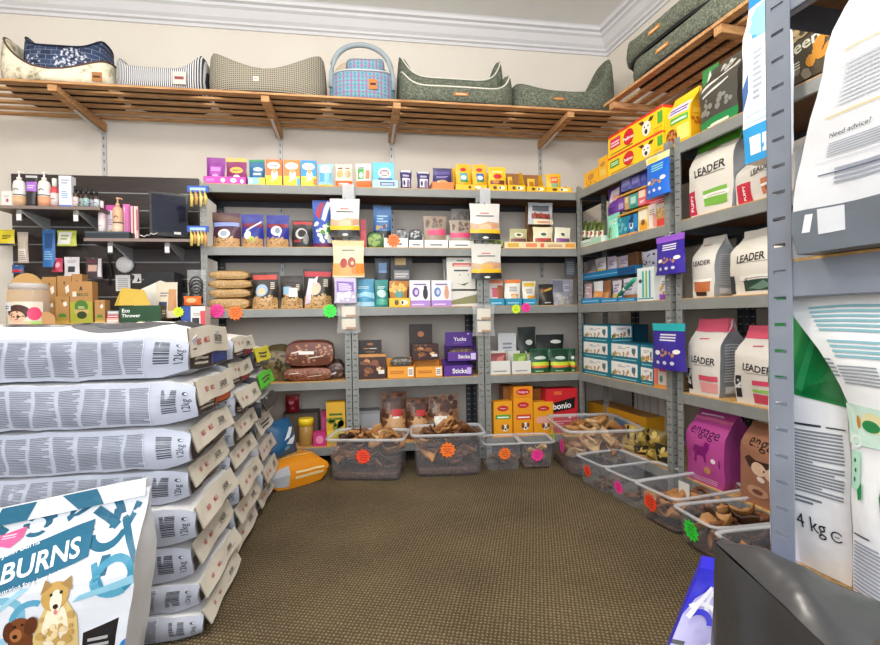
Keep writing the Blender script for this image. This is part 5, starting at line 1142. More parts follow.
def wshelf(label, x0, x1, ytop, Yf, th=.018):
    a, b = atY(x0, ytop, Yf), atY(x1, ytop, Yf); z = (a.z + b.z) / 2
    root = empty('wall_shelf', label, 'shelf', None, ((a.x + b.x) / 2, Yf, z))
    w = b.x - a.x
    mb = MB(); mb.box(-w / 2, w / 2, 0, YP - Yf - .001, -th, 0, SH); mb.build('shelf_board', root)
    mb = MB(); mb.box(-w / 2, w / 2, -.003, 0, -th, 0, mat('8a7a74', .4)); mb.build('edge_strip', root)
    for f in (-.28, .25):
        mb = MB(); g = mat('c8ccd0', .3, 'metal')
        mb.prism([(0.02, -th), (YP - Yf, -th), (YP - Yf, -.1), (YP - Yf - .02, -.1)], lambda u, v, q: (f * w + q, u, v), -.006, .006, g); mb.build('bracket', root)
        mb = MB(); mb.box(f * w - .014, f * w + .014, .02, .024, -.085, -th - .002, CLEAR); mb.box(f * w - .012, f * w + .012, .018, .02, -.08, -.045, mat('e8e8ea', .4)); mb.build('ticket_holder', root)
    return z
YS = 3.22
z1 = wshelf('dark wall shelf of grooming bottles on the slatted panel', -8, 100, 206, YS)
z2 = wshelf('dark wall shelf below with the black monitor', 84, 192, 238.5, YS)
def bottle(label, px, pw, ytop, Y, z0, kind, c1, c2, cap='f4f2ee', name='pump_bottle', cat='bottle', group=None, lab2=None):
    a, b = atY(px - pw / 2, ytop, Y), atY(px + pw / 2, ytop, Y); r = (b.x - a.x) / 2; h = a.z - z0
    root = empty(name, label, cat, group, ((a.x + b.x) / 2, Y, z0))
    if kind == 'pump':
        H = h * .78; mb = MB(); mb.lathe([(r * .9, 0), (r, .004), (r, H * .8), (r * .85, H * .92), (r * .35, H)], mat(c1, .35)); mb.build('bottle_body', root)
        mb = MB(); mb.lathe([(r * 1.015, H * .06), (r * 1.015, H * .4)], mat(c2, .5), n=20); mb.lathe([(r * 1.012, H * .42), (r * 1.012, H * .46)], mat('5a5a5a', .5), n=20); mb.tube([(-r * .4, -r * .98, H * .6), (0, -r * 1.03, H * .66), (r * .4, -r * .98, H * .6)], .0025, mat('2c2a2a', .5), 5); mb.build('bottle_label', root)
        mb = MB(); mb.lathe([(r * .4, H), (r * .4, H * 1.08), (r * .15, H * 1.09), (r * .15, h * .95), (r * .3, h * .955), (r * .3, h)], mat(cap, .4)); mb.tube([(0, 0, h * .98), (r * .9, -r * .2, h * .97), (r * 1.0, -r * .25, h * .94)], r * .14, mat(cap, .4), 6); mb.build('pump', root)
    elif kind == 'tube':
        mb = MB(); g = []
        for s_ in (-1, 1):
            g = [[Vector((r * (i / 4 - 1) * (1 + .1 * j / 6), s_ * r * .7 * (1 - (j / 6) ** 1.5 * .95) * sqrt(max(0, 1 - (i / 4 - 1) ** 2)), .02 + (h - .02) * j / 6)) for i in range(9)] for j in range(7)]
            mb.patch(g if s_ < 0 else [q[::-1] for q in g], mat(c1, .35))
            if s_ < 0: mb.decals(g, 'r %s .05 .45 .95 .78;l e8d8f0 .2 .55 .8 .7 2;r c8ccd0 0 .92 1 1' % c2, 2 * r, h, .001, .4)
        mb.build('tube_body', root); mb = MB(); mb.lathe([(r * .75, 0), (r * .8, .02)], mat(cap, .4)); mb.build('cap', root)
    else:
        H = h * .74; mb = MB(); mb.lathe([(r * .92, 0), (r, .003), (r, H * .85), (r * .5, H)], mat(c1, .3)); mb.build('bottle_body', root)
        mb = MB(); mb.lathe([(r * 1.02, H * .12), (r * 1.02, H * .68)], mat(c2, .5)); mb.tube([(-r * .5, -r * .95, H * .4), (0, -r * 1.05, H * .42), (r * .5, -r * .95, H * .4)], .0022, mat(lab2 or '8a8a8a', .5), 5); mb.build('bottle_label', root)
        mb = MB(); mb.lathe([(r * .6, H * .98), (r * .62, h * .99), (r * .5, h)], mat(cap, .4)); mb.build('cap', root)
    return root
def carton(label, x0, x1, yt, Y, z0, c, des, d=.05, name='carton', cat='box', group=None, rz=0, kind='box', **kw):
    a, b = atY(x0, yt, Y), atY(x1, yt, Y)
    mb = MB(); pack_into(mb, kind, b.x - a.x, d, max(.008, a.z - z0), c, des, **kw)
    return tag(mb.build(name, None, ((a.x + b.x) / 2, Y + d / 2, z0), rz), label, cat, group)
YI = YS + .03
carton('small white box at the far end of the bottle shelf', 1.5, 11.5, 191, YI, z1, 'eeeae6', 'e c84a5a .55 .4 .14 .12;l b8b0b0 .2 .6 .8 .75 2')
bottle('white pump bottle with a tan label, first on the shelf', 19, 12, 171.5, YI + .04, z1, 'pump', 'f2f0ec', 'e0b890')
bottle('black and purple tube standing between the two pump bottles', 31.5, 10.5, 175.5, YI + .04, z1, 'tube', '2c2a2e', 'b070d8', '2c2a2e', 'squeeze_tube', 'tube')
bottle('white pump bottle with a peach label beside the small pink bottle', 44, 12, 172, YI + .04, z1, 'pump', 'f2f0ec', 'ecaa84')
bottle('small white bottle with a dark red label on the bottle shelf', 54.5, 8, 178.5, YI + .04, z1, 'cap', 'd8505a', 'f0e0e0', 'f0eeea', 'small_bottle', lab2='6a1a2c')
carton('tall white carton with a blue base on the bottle shelf', 58.5, 71, 175.5, YI, z1, 'eef0f6', 'r 5a78d8 0 0 1 .08;l a8b0c8 .2 .75 .8 .92 2;l 88a8e0 .2 .3 .7 .55 4')
for i in range(5):
    bottle('black-capped dark bottle in the row of five behind the wire end of the bottle shelf', 75.5 + i * 5.2, 5, 186 + i * 1.1, YI + .02 + .05 * (i % 2), z1, 'cap', '4a3a34', ('e8d8dc', 'dce8e0', 'a8d0d0', 'e0d8ec', 'd0e0e8')[i], '1c1a1c', 'small_bottle', 'bottle', 'dark bottles in a row', ('c87a8a', '5a8a6a', '2a8a8a', '7a5a9a', '4a7a9a')[i])
bottle('pink-white spray bottle at the edge of the lower wall shelf', 101.5, 7, 201, YI + .05, z2 + .02, 'cap', 'f0dce4', 'f4e8ec', 'f4f0f0', 'spray_bottle', lab2='d8a0b8')
bottle('peach pump bottle with a black mark in front of the pink boxes', 117.5, 10, 197.5, YI + .03, z2 + .02, 'pump', 'e8b896', 'f0d0b8', 'e8b896')
carton('pink and white box behind the peach pump bottle', 105.5, 116, 205, YI + .09, z2 + .02, 'f0e4ec', 'r d85ab0 0 .84 1 1;r c8b040 .35 .05 .6 .25;l c8a8c0 .2 .4 .8 .6 3')
carton('bright pink box beside the peach pump bottle', 122, 128.5, 204, YI + .07, z2 + .02, 'd868b4', 'r f0c8e4 .1 .1 .3 .9;r b84a98 .7 .05 .95 .95', rz=.2)
carton('tall striped pink and maroon carton, nearest the monitor', 129.5, 136.5, 206, YI + .06, z2, 'e0b0b0', 'r 8a2440 .3 .0 .45 1;r f0e0dc .5 0 .65 1;r a83a50 .75 .3 .95 .9', rz=.25)
carton('flat black box under the pink boxes on the lower wall shelf', 85, 129, 231.2, YS + .01, z2, '2c343c', 'r 4a5662 .0 .75 1 1', d=.18, n=(2, 2, 1))
# monitor
a, b = atY(151, 237, 3.3), atY(184, 237, 3.3)
root = empty('monitor', 'black flat-screen monitor on the lower wall shelf', 'monitor', None, ((a.x + b.x) / 2, 3.33, z2), radians(24))
w = (b.x - a.x) * 1.12; h = atY(170, 192, 3.3).z - z2
mb = MB(); mb.box(-w / 2, w / 2, -.012, .018, .03, h, mat('161618', .25)); mb.box(-w * .3, w * .3, .018, .04, h * .3, h * .8, mat('161618', .4)); mb.build('monitor_body', root)
mb = MB(); mb.box(-w * .44, w * .44, -.0135, -.012, .03 + h * .08, h * .95, mat('14182c', .12)); mb.build('screen', root)
mb = MB(); mb.lathe([(w * .35, 0), (w * .34, .008), (.02, .014), (.016, .05)], mat('161618', .3), sy=.6); mb.build('stand', root)
mb = MB(); mb.box(w * .12, w * .3, -.0145, -.012, .045, .06, mat('f0f0f0', .5)); tag(mb.build('paper_label', root), 'small white label')
mb = MB(); mb.tube([atY(140 + 3 * k, 235 + (k % 2) * 1.5 - .3 * k, 3.27) + Vector((0, .02 * sin(k), 0)) for k in range(7)], .0035, mat('d8d8d4', .5), 6)
tag(mb.build('cable'), 'pale cable tangled in front of the monitor', 'cable')
# hanging goods below
def hanger(label, x0, x1, yt, yb, c, des, name='hanging_pack', cat='packet', kind='pouch', d=.03, Y=YP - .075):
    a, b = atY(x0, yb, Y), atY(x1, yb, Y); h = atY(x0, yt, Y).z - a.z
    root = empty(name, label, cat, None, ((a.x + b.x) / 2, Y, a.z))
    mb = MB(); pack_into(mb, kind, b.x - a.x, d, h, c, des); mb.build('pack_body', root)
    mb = MB(); mb.tube([(0, -.02, h - .006), (0, YP - Y - .001, h - .004)], .0022, mat('c8ccd0', .3, 'metal'), 6); mb.build('peg', root)
hanger('yellow pack with a black band hanging under the bottle shelf end', -2, 15, 229.5, 245.5, 'e8d428', 'l 3a3420 .3 .4 .8 .7 3;r 2a2a60 0 0 1 .12')
hanger('beige long-handled brush hanging on the slatted panel', 18, 29, 232, 263, 'c8b8a8', 'r e4dcd4 .15 .05 .85 .45;l a89888 .2 .1 .8 .4 5', 'grooming_brush', 'brush', 'pillow')
hanger('blue grooming tool pack on the slatted panel', 43, 56, 229.5, 267, '2a70b8', 'r 1c4c88 .2 .5 .8 .9;l 8ab8e0 .2 .2 .8 .45 4')
hanger('white and lime pack hanging beside the blue grooming tool', 57.5, 77, 230.5, 246, 'c8d048', 'p f4f4ee 0 .1 .7 .1 .8 .9 .1 .9;l a8b040 .2 .4 .6 .8 2')
hanger('red and pink pack in the lower hanging row', 52, 63, 258, 272, 'c8325a', 'e f0a8c0 .6 .5 .2 .2;r 6a1a30 .1 .1 .4 .8')
hanger('white pack with a black picture in the lower hanging row', 64.5, 80, 257, 276, 'e8e4e8', 'r 3a3a44 .3 .2 .75 .5;l b8a8b0 .2 .7 .8 .85 2')
hanger('dark pack with a peach picture in the lower hanging row', 86, 103, 257.5, 279, '4a3a40', 'r e0b8a8 .15 .35 .7 .65;r f0e8ec .75 .1 .95 .95;l 8a2a40 .1 .75 .6 .9 2')
hanger('dark blue pack at the end of the lower hanging row', 12, 24, 265, 273, '2a5a98', 'r c82838 .1 .1 .9 .4')
mb = MB(); p = atY(124, 264.5, YP - .03); mb.lathe([(.052, 0), (.052, .02), (.045, .028), (0.001, .03)], mat('f4f4f4', .35), n=28)
o = mb.build('wall_speaker', None, p + Vector((0, .028, 0))); o.rotation_euler = (pi / 2, 0, 0); tag(o, 'round white unit on the dark slatted panel', 'wall unit')
carton('white paper notice on the dark panel', 115.5, 130, 275, YP - .004, atY(120, 291, YP - .004).z, 'f0f0ee', 'l b0b0b4 .15 .15 .85 .85 6', d=.003, name='paper_notice', cat='notice')
carton('torn white and black notice beside the paper notice', 132, 141, 274, YP - .004, atY(120, 283, YP - .004).z, 'f0f0ee', 'p 28282c .0 .1 .3 .6 .2 .9 0 .9;p 28282c .5 .1 .9 .2 .7 .6', d=.003, name='paper_notice', cat='notice')
mb = MB(); mb.tube([atY(110 - 1.2 * sin(k * .9), 248 + k * 4.6, YP - .02) for k in range(9)], .006, mat('18181a', .5), 6)
tag(mb.build('cable'), 'black cable running down the dark slatted panel', 'cable')

# ------------------------------------------------------------------ counter with boxes
ZK = atY(100, 331, 3.0).z
root = empty('counter', 'low counter of dark laminate behind the stacked sacks', 'counter', None, (-1.7, 3.12, 0))
mb = MB(); mb.box(-.8, .74, -.2, .4, ZK - .03, ZK, mat('6a5a50', .4)); mb.build('countertop', root)
mb = MB(); mb.box(-.78, .72, -.18, .4, .0, ZK - .03, mat('4a403c', .5)); mb.build('counter_body', root)
YK = 2.97
KR = 'b48650'
def kraft(label, x0, x1, yt, Y, z0, big=0, tilt=0):
    des = 'r c4a04c 0 0 1 .12;e 5a8a34 .5 .26 .3 .13;r a8903c .15 .12 .85 .24;l 4a6a2c .25 .28 .75 .34 1;r 3a2c1c .46 .82 .54 .88;p f0e8e0 .62 .62 .86 .68 .8 .82 .56 .76'
    if big: des = 'r a8a838 0 0 1 .52;e 4a7a2c .5 .4 .3 .16;r c8a868 .2 .24 .82 .33;e 2c3c1c .52 .2 .22 .09;p 4a3420 .42 .78 .5 .8 .58 .78 .54 .88 .47 .88;T 3a5a30 BECO .55 .69 .07;r ecd8c4 .12 .64 .3 .76;l e8d8a8 .36 .36 .66 .42 2'
    carton(label, x0, x1, yt, Y, z0, KR, des, d=.06, name='kraft_box', rz=tilt)
carton('long kraft tray on the counter holding the brown boxes', 42, 106, 323.5, YK - .01, ZK, 'c8a468', 'l a87c48 .1 .3 .9 .5 1', d=.16, name='kraft_tray', cat='tray')
zk2 = atY(80, 323.5, YK).z
kraft('large kraft box with green arch and a handle, centre of the counter display', 69.5, 92, 281.5, YK, zk2, 1)
kraft('small kraft box with a white sticker, nearest the open green carton', 94.5, 104.5, 300, YK, zk2)
kraft('small kraft box with a white sticker, on the other side of the large one', 55, 69, 296.5, YK, zk2)
kraft('small kraft box behind the clear jar', 44.5, 54.6, 298, YK + .02, zk2)
for lab, x0, x1, yt in (('kraft box in the back row, nearest the clear jar', 42, 56, 277), ('kraft box in the back row, behind the large green-arched box', 57, 71, 276), ('kraft box in the back row with its flap raised', 71.5, 82, 274)):
    kraft(lab, x0, x1, yt, YK + .1, zk2)
def arch_board(label, x0, x1, yt, Y, z0, c):
    a, b = atY(x0, yt, Y), atY(x1, yt, Y); w = b.x - a.x; h = a.z - z0
    mb = MB(); pts = [(0, 0), (w, 0), (w, h * .6)] + [(w / 2 + w / 2 * cos(pi * k / 12), h * .6 + h * .4 * sin(pi * k / 12)) for k in range(13)] + [(0, h * .6)]
    mb.prism(pts, lambda u, v, q: (a.x + u, Y + q, z0 + v), 0, .006, mat(c, .8)); tag(mb.build('display_board'), label, 'board')
arch_board('round-topped kraft display board behind the clear jar', 6, 46, 273, YK + .19, ZK, 'cfa468')
arch_board('round-shouldered tan board standing at the front of the counter', 34, 55, 312, YK - .11, ZK, 'c89a68')
# clear jar with a picture
a, b = atY(5, 340, 2.86), atY(44, 340, 2.86); r = (b.x - a.x) / 2; h = atY(20, 283, 2.86).z - ZK
root = empty('display_jar', 'clear plastic jar with a picture of a person resting beside the kraft boxes', 'jar', None, ((a.x + b.x) / 2, 2.92 - .02, ZK))
mb = MB()
for z0, z1_ in ((0, h * .86),):
    mb.lathe([(r * .96, 0), (r, .01), (r, h * .8), (r * .9, h * .86), (r * .9, h * .9)], CLEAR, n=28)
mb.build('jar_body', root)
mb = MB(); mb.lathe([(r * .93, h * .88), (r * .93, h * .98), (r * .85, h)], TUBRIM, n=28); mb.build('lid', root)
mb = MB(); g = [[Vector((r * 1.01 * sin((i / 8 - .5) * 2.4), -r * 1.01 * cos((i / 8 - .5) * 2.4), h * (.02 + .6 * j / 4))) for i in range(9)] for j in range(5)]
mb.patch(g, mat('e8dcd0', .5)); mb.decals(g, 'r b8d878 .6 .0 1 .35;r e8e04a 0 .0 .18 .5;r a848a0 0 0 .12 .2;e 4a2a20 .5 .66 .24 .24;e f0c0a0 .47 .5 .17 .19;p f0c8a8 .2 .2 .5 .34 .75 .3 .7 .16 .3 .1;e e84a78 .82 .6 .14 .22;r f0f0f4 .0 .7 .35 .98;l 5060a0 .05 .76 .3 .9 2;e 3a2018 .42 .5 .03 .02;e 3a2018 .54 .5 .03 .02;e c85a58 .48 .41 .04 .02;k f4e8e0 .5 .05 .8 .2 6 .05', r * 2.4, h * .6, .0015, .5); mb.build('picture_label', root)
# open green carton
a, b = atY(119.5, 325, YK), atY(161, 325, YK); c2 = atY(180, 325, YK + .02)
root = empty('display_carton', 'open dark green carton with raised flaps on the counter', 'carton', None, ((a.x + b.x) / 2, YK + .09, ZK))
w = b.x - a.x; h = atY(140, 305.5, YK).z - ZK; d = .18
mb = MB(); pack_into(mb, 'box', w, d, h, {'*': '1f4a2c', 'T': '3a2c1c', 'R': '3c3420'}, {'F': 'T fff Eco .16 .8 .14;T fff Thrower .28 .6 .13;T b8d838 Keep .6 .3 .15;l 8ab82c .2 .05 .8 .16 1', 'R': 'l 8ab82c .3 .1 .9 .3 2;r 7a5a2c .4 .4 .9 .8;l e8e0d0 .1 .65 .35 .85 2'}); mb.build('carton_body', root)
mb = MB(); mb.prism([(-w * .62, .0), (-w * .5, -.06), (w * .25, .0), (w * .05, .085), (-w * .5, .1)], lambda u, v, q: (u, -d / 2 + .004 + q + v * .3, h + max(v, 0) + .001), 0, .003, mat('c8a840', .6)); mb.build('front_flap', root)
mb = MB(); mb.prism([(-w * .5, 0), (w * .5, 0), (w * .5, .13), (w * .2, .15), (-w * .3, .1)], lambda u, v, q: (u, d / 2 - .006 + q, h + v), 0, .003, mat('eae6dc', .6)); mb.build('back_flap', root)
carton('white pouch with a dark label standing in the green carton', 154, 176, 282, YK + .08, ZK + h * .5, 'd8ccb8', 'r 30405c .15 .25 .55 .45;r c08a58 .6 .2 .95 .8;l 90888c .2 .6 .6 .75 2', name='treat_pouch', cat='pouch', kind='pouch')
carton('blue and white box at the end of the counter under the hanging treats', 181, 205, 306.5, YK, ZK, 'e8e4dc', 'r 2a50a0 0 0 .4 1;r 28303c .45 .2 .75 .5;l 98989c .5 .6 .8 .75 2;r d84a5a .8 .1 1 .8;p f0f0f0 .02 .1 .12 .1 .08 .3', d=.1)
carton('orange packet lying on the blue and white box', 181.5, 200, 296, YK + .02, atY(190, 305, YK).z, 'ea7430', 'e f0b080 .5 .5 .3 .25', d=.06, name='treat_packet', cat='packet', kind='pillow')
for i, (c, y0, y1) in enumerate((('d88a80', 331, 323.6), ('e8b8a8', 323.6, 318), ('c83a50', 318, 314.5), ('b8c0c4', 314.5, 311))):
    carton(('salmon', 'pale peach', 'red', 'grey blue')[i] + ' tin in the small pile beside the open green carton', 106 + i * .5, 118.5, y1, YK + .01, atY(112, y0, YK).z, c, 'r f0e8e4 .05 .35 .95 .6', d=.06, name='treat_tin', cat='tin')
star(root, 'lime', atY(178.5, 312, YK - .012), X_, Z_, .03)
o = A('loaf', 'accessory_bag', 'black slumped bag by the rack post above the counter', 'bag', 'b3', 174, 192, 262, '18181a', None, off=-.02, d=.16, yb=305); o.location.z = ZK + .001
o = A('box', 'printer', 'black flat printer on the counter against the panel', 'printer', 'b3', 144, 174, 272, {'*': '1a1a1e'}, 'r 2a3440 .5 .5 .75 .8;r 0c0c10 .05 .1 .95 .3', off=.18, d=.15, yb=329); o.location.z = ZK + .001
# dog-chew cards on the rack post
for nm, y0, y1, n in (('upper', 186, 209, 4), ('lower', 226, 248, 5)):
    a = atY(198, y1, D0 - .06); h = atY(198, y0, D0 - .06).z - a.z
    root = empty('treat_card', '%s blue-topped hanger of yellow chews on the end post' % nm, 'hanging treats', None, a)
    mb = MB(); mb.box(-.055, .06, -.006, .006, h * .72, h, mat('2a5ab8', .5)); mb.box(-.04, .045, -.007, -.006, h * .8, h * .92, mat('a8c8f0', .5)); mb.build('card_header', root)
    for k in range(n):
        mb = MB(); x = -.035 + .075 * k / (n - 1); mb.tube([(x, 0, h * .78), (x + .004, -.004, h * .5), (x, 0, h * (.1 + .1 * (k % 2)))], [.009, .011, .008], mat(('e8d070', 'e0a868', 'ecdc8c')[k % 3], .5), 8); mb.build('chew', root)
    mb = MB(); mb.tube([(.04, 0, h * .97), (.06, .03, h), (.05, .06, h)], .002, mat('c8ccd0', .3, 'metal'), 6); mb.build('hook', root)
mb = MB()
P0 = atY(196, 285, D0 - .05)
for k in range(5): mb.tube([P0 + Vector((.035 * cos(t * .5 + k), .01 * sin(t * .7), .05 * sin(t * .5 + k) - .02 * k)) for t in range(14)], .004, mat('2c2a2a', .5), 5)
mb.box(P0.x - .05, P0.x + .05, P0.y + .012, P0.y + .014, P0.z - .12, P0.z + .09, CLEAR)
tag(mb.build('lead_pack'), 'clear pack of coiled black leads hanging on the end post', 'packet')
# ------------------------------------------------------------------ stacked sacks of dog food
LW = .80
SIDE = ''.join('l 767b87 %.3f .08 %.3f .9 21;' % (u, u + .062) for u in [.86 - .0745 * (k + 1) + .01 for k in range(10)]) + 'b 3c4048 .893 .26 .94 .82;t 30343c 12kg .968 .4 .15 90;e 3c4048 .968 .74 .009 .05;e d4d8e2 .971 .74 .005 .028;r d4d8e2 .855 .05 .857 .95'
def sack(label, X, Y, z0, H, W, acc, tilt, seed, body='b2b7c6', flapc='d6d1c4', dark='2c2c2e', top=None, flap=True, side=SIDE, words=True, L=None, rz=0, group=None):
    """full sack lying flat: its long printed side to the camera, its closed end with the label flap to the aisle"""
    L = L or LW
    root = empty('dog_food_sack', label, 'sack', group, (X - L / 2, Y + W / 2, z0), rz)
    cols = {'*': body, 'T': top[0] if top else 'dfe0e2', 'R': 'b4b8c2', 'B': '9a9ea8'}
    des = {'F': side}
    des['R'] = 'r %s .03 .02 .97 .62;r %s .5 .08 .95 .5;l d8d4c8 .12 .14 .44 .4 2' % (dark, acc)
    if top: des['T'] = top[1]
    mb = MB(); pack_into(mb, 'topsack' if top else 'sack', L, W, H, cols, des, (22, 8, 6), amp=.011, seed=seed, rough=.42)
    mb.build('sack_body', root)
    if flap:
        fw, fh = W * .95, H * .52
        g = [[Vector((L / 2 * .97 + .012 + (tilt * .55 * fh + .01) * (1 - j / 5) + .004 * sin(i * 1.1 + seed) * (1 - j / 5), -fw / 2 + fw * i / 8, H * .92 - fh * (1 - j / 5) + .004 * sin(i * .9 + seed))) for i in range(9)] for j in range(6)]
        g2 = [[p + Vector((-.004, 0, 0)) for p in r] for r in g]
        mb = MB(); m = mat(flapc, .5, 'film'); mb.patch(g, m); mb.patch([r[::-1] for r in g2], m)
        for r, r2 in ((g[0], g2[0]), (g[-1], g2[-1])):
            for i in range(8): mb.poly([r[i], r[i + 1], r2[i + 1], r2[i]], m)
        d = ''
        if words: d += ';T b83038 RED .2 .5 .2 0 .85;T b83038 MILLS .37 .5 .2 0 .85;T 3a3a38 LEADER .7 .52 .26 0 .85;l 8a8a86 .56 .3 .84 .36 1'
        else: d += ';l 4a4a4c .2 .25 .8 .75 2'
        mb.decals(g, d, fw, fh, .0012, .45, 'film')
        tag(mb.build('end_flap', root), 'pale label flap folded over the end of the sack')
    return root
Y1_ = 1.52
zz = [.0, .075, .16, .27, .385, .49, .615, .745, .905]
accs = ['7a7a76', '9a3a34', '4a8a4a', '8a8a84', '7a6a60', '6a6a66', 'd86a30', '23408a']
nms = ('bottom', 'second from the floor', 'third from the floor', 'fourth from the floor', 'fifth from the floor', 'sixth from the floor', 'orange-labelled, just under the top', 'blue-labelled, on the very top')
xo = [-.462, -.468, -.49, -.475, -.5, -.485, -.47, -.485]
for i in range(8):
    top = ('f0f0f0', 'e 6a6c72 .72 .5 .2 .42;e f0f0f0 .72 .62 .15 .3;e 55585e .74 .5 .15 .36;T f4f4f4 ADULT .76 .42 .16 180 1.6;p 3a3c42 .3 .3 .45 .36 .44 .5 .3 .42;p 3a3c42 .47 .34 .58 .36 .56 .52 .46 .5;r 3a3c42 .9 .3 .97 .7') if i == 7 else None
    sack('12 kg white sack in the front stack, %s' % nms[i], xo[i], Y1_ + .006 * ((i * 5) % 3), zz[i], (zz[i + 1] - zz[i]) * 1.03, .42, accs[i], (.5, .55, .45, .5, .35, .4, .1, .0)[i], i * 3 + 1 + (i % 2), top=top, rz=radians((.4, -.3, .5, 0, .6, -.4, .3, -.5)[i]))
zz2 = [.0, .1, .205, .315, .425, .535, .645, .755, .855]
acc2 = ['3a3a38', '5a5a58', '2c2c2a', '8a8a84', '3a3a3a', 'b8b0a8', 'b82c3c', 'a82c40']
for i in range(8):
    sack('white sack in the second stack back, %s' % ('bottom', 'second from the floor', 'third from the floor', 'fourth from the floor', 'fifth from the floor', 'sixth from the floor', 'red-labelled, just under the top', 'red-labelled, on the very top')[i], -.475 + .012 * ((i * 7) % 3 - 1), 1.965, zz2[i], (zz2[i + 1] - zz2[i]) * 1.02, .4, acc2[i], (.5, .5, .45, .5, .4, .5, .15, .08)[i], i * 5 + 2, rz=radians((i * 37) % 5 - 2) * .4)
D3 = [('pale sack at the bottom of the rear stack', 'b2b7c6', 'd6d1c4', '3a3a38', '8a8a84', .0, .11), ('pale sack second from the floor in the rear stack', 'b0b5c4', 'd4d0c4', '3a3a38', '9a3a44', .11, .225),
      ('pale sack with a maroon label, third in the rear stack', 'acb0be', 'd0c8c0', '6a2438', '8a3040', .225, .335), ('dark sack in the rear stack with a black and white flap', '30323c', 'e0dcd4', 'd8d4cc', '2c2c30', .335, .45),
      ('dark sack with an outlined white label in the rear stack', '2c2e36', '3a3a3e', 'd8d8d4', '9a9a98', .45, .555), ('dark sack with a bright green label in the rear stack', '28282e', '5ad83a', '4ac830', '7ae858', .555, .67), ('black sack with a yellow label on top of the rear stack', '2a2a36', 'e8e03a', '2c2a30', '8a8a8c', .67, .79)]
for i, (lab, bc, fc, dk, ac, za, zb) in enumerate(D3):
    sack(lab, -.465 + .014 * ((i * 5) % 3 - 1), 2.385, za, (zb - za) * 1.02, .36, ac, (.4, .4, .4, .45, .35, .3, .25)[i], i * 2 + 7, body=bc, flapc=fc, dark=dk, side='l 5a5e68 .1 .1 .8 .88 12', words=i < 3)
mb = MB(); pack_into(mb, 'pillow', .22, .13, .2, '1c5a8a', {'F': 'p e8eef4 .3 .4 .5 .45 .75 .7 .6 .72;p e8eef4 .35 .3 .6 .25 .8 .5 .5 .4;e 6aa8d0 .4 .2 .1 .05', 'R': 'p e8eef4 .2 .4 .5 .45 .8 .7 .6 .72;l e8eef4 .3 .3 .7 .4 1'}, amp=.008, seed=2)
o = mb.build('treat_bag', None, (-.42, 2.86, .165), radians(62)); o.rotation_euler = (radians(-16), 0, radians(58)); tag(o, 'blue bag with white marks resting on the orange one behind the stacks', 'bag')
mb = MB(); pack_into(mb, 'loaf', .34, .26, .16, 'e8941c', {'F': 'r b8bcc4 0 .1 .3 .9;l f0d8a0 .4 .3 .9 .7 2', 'T': 'l f8d088 .2 .2 .8 .6 3', 'R': 'k f0b050 .1 .1 .9 .9 6 .1'}, amp=.01, seed=5, n=(8, 5, 4))
tag(mb.build('treat_bag', None, (-.40, 2.92, .001), radians(35)), 'orange bag lying on the carpet behind the stacked sacks', 'bag')

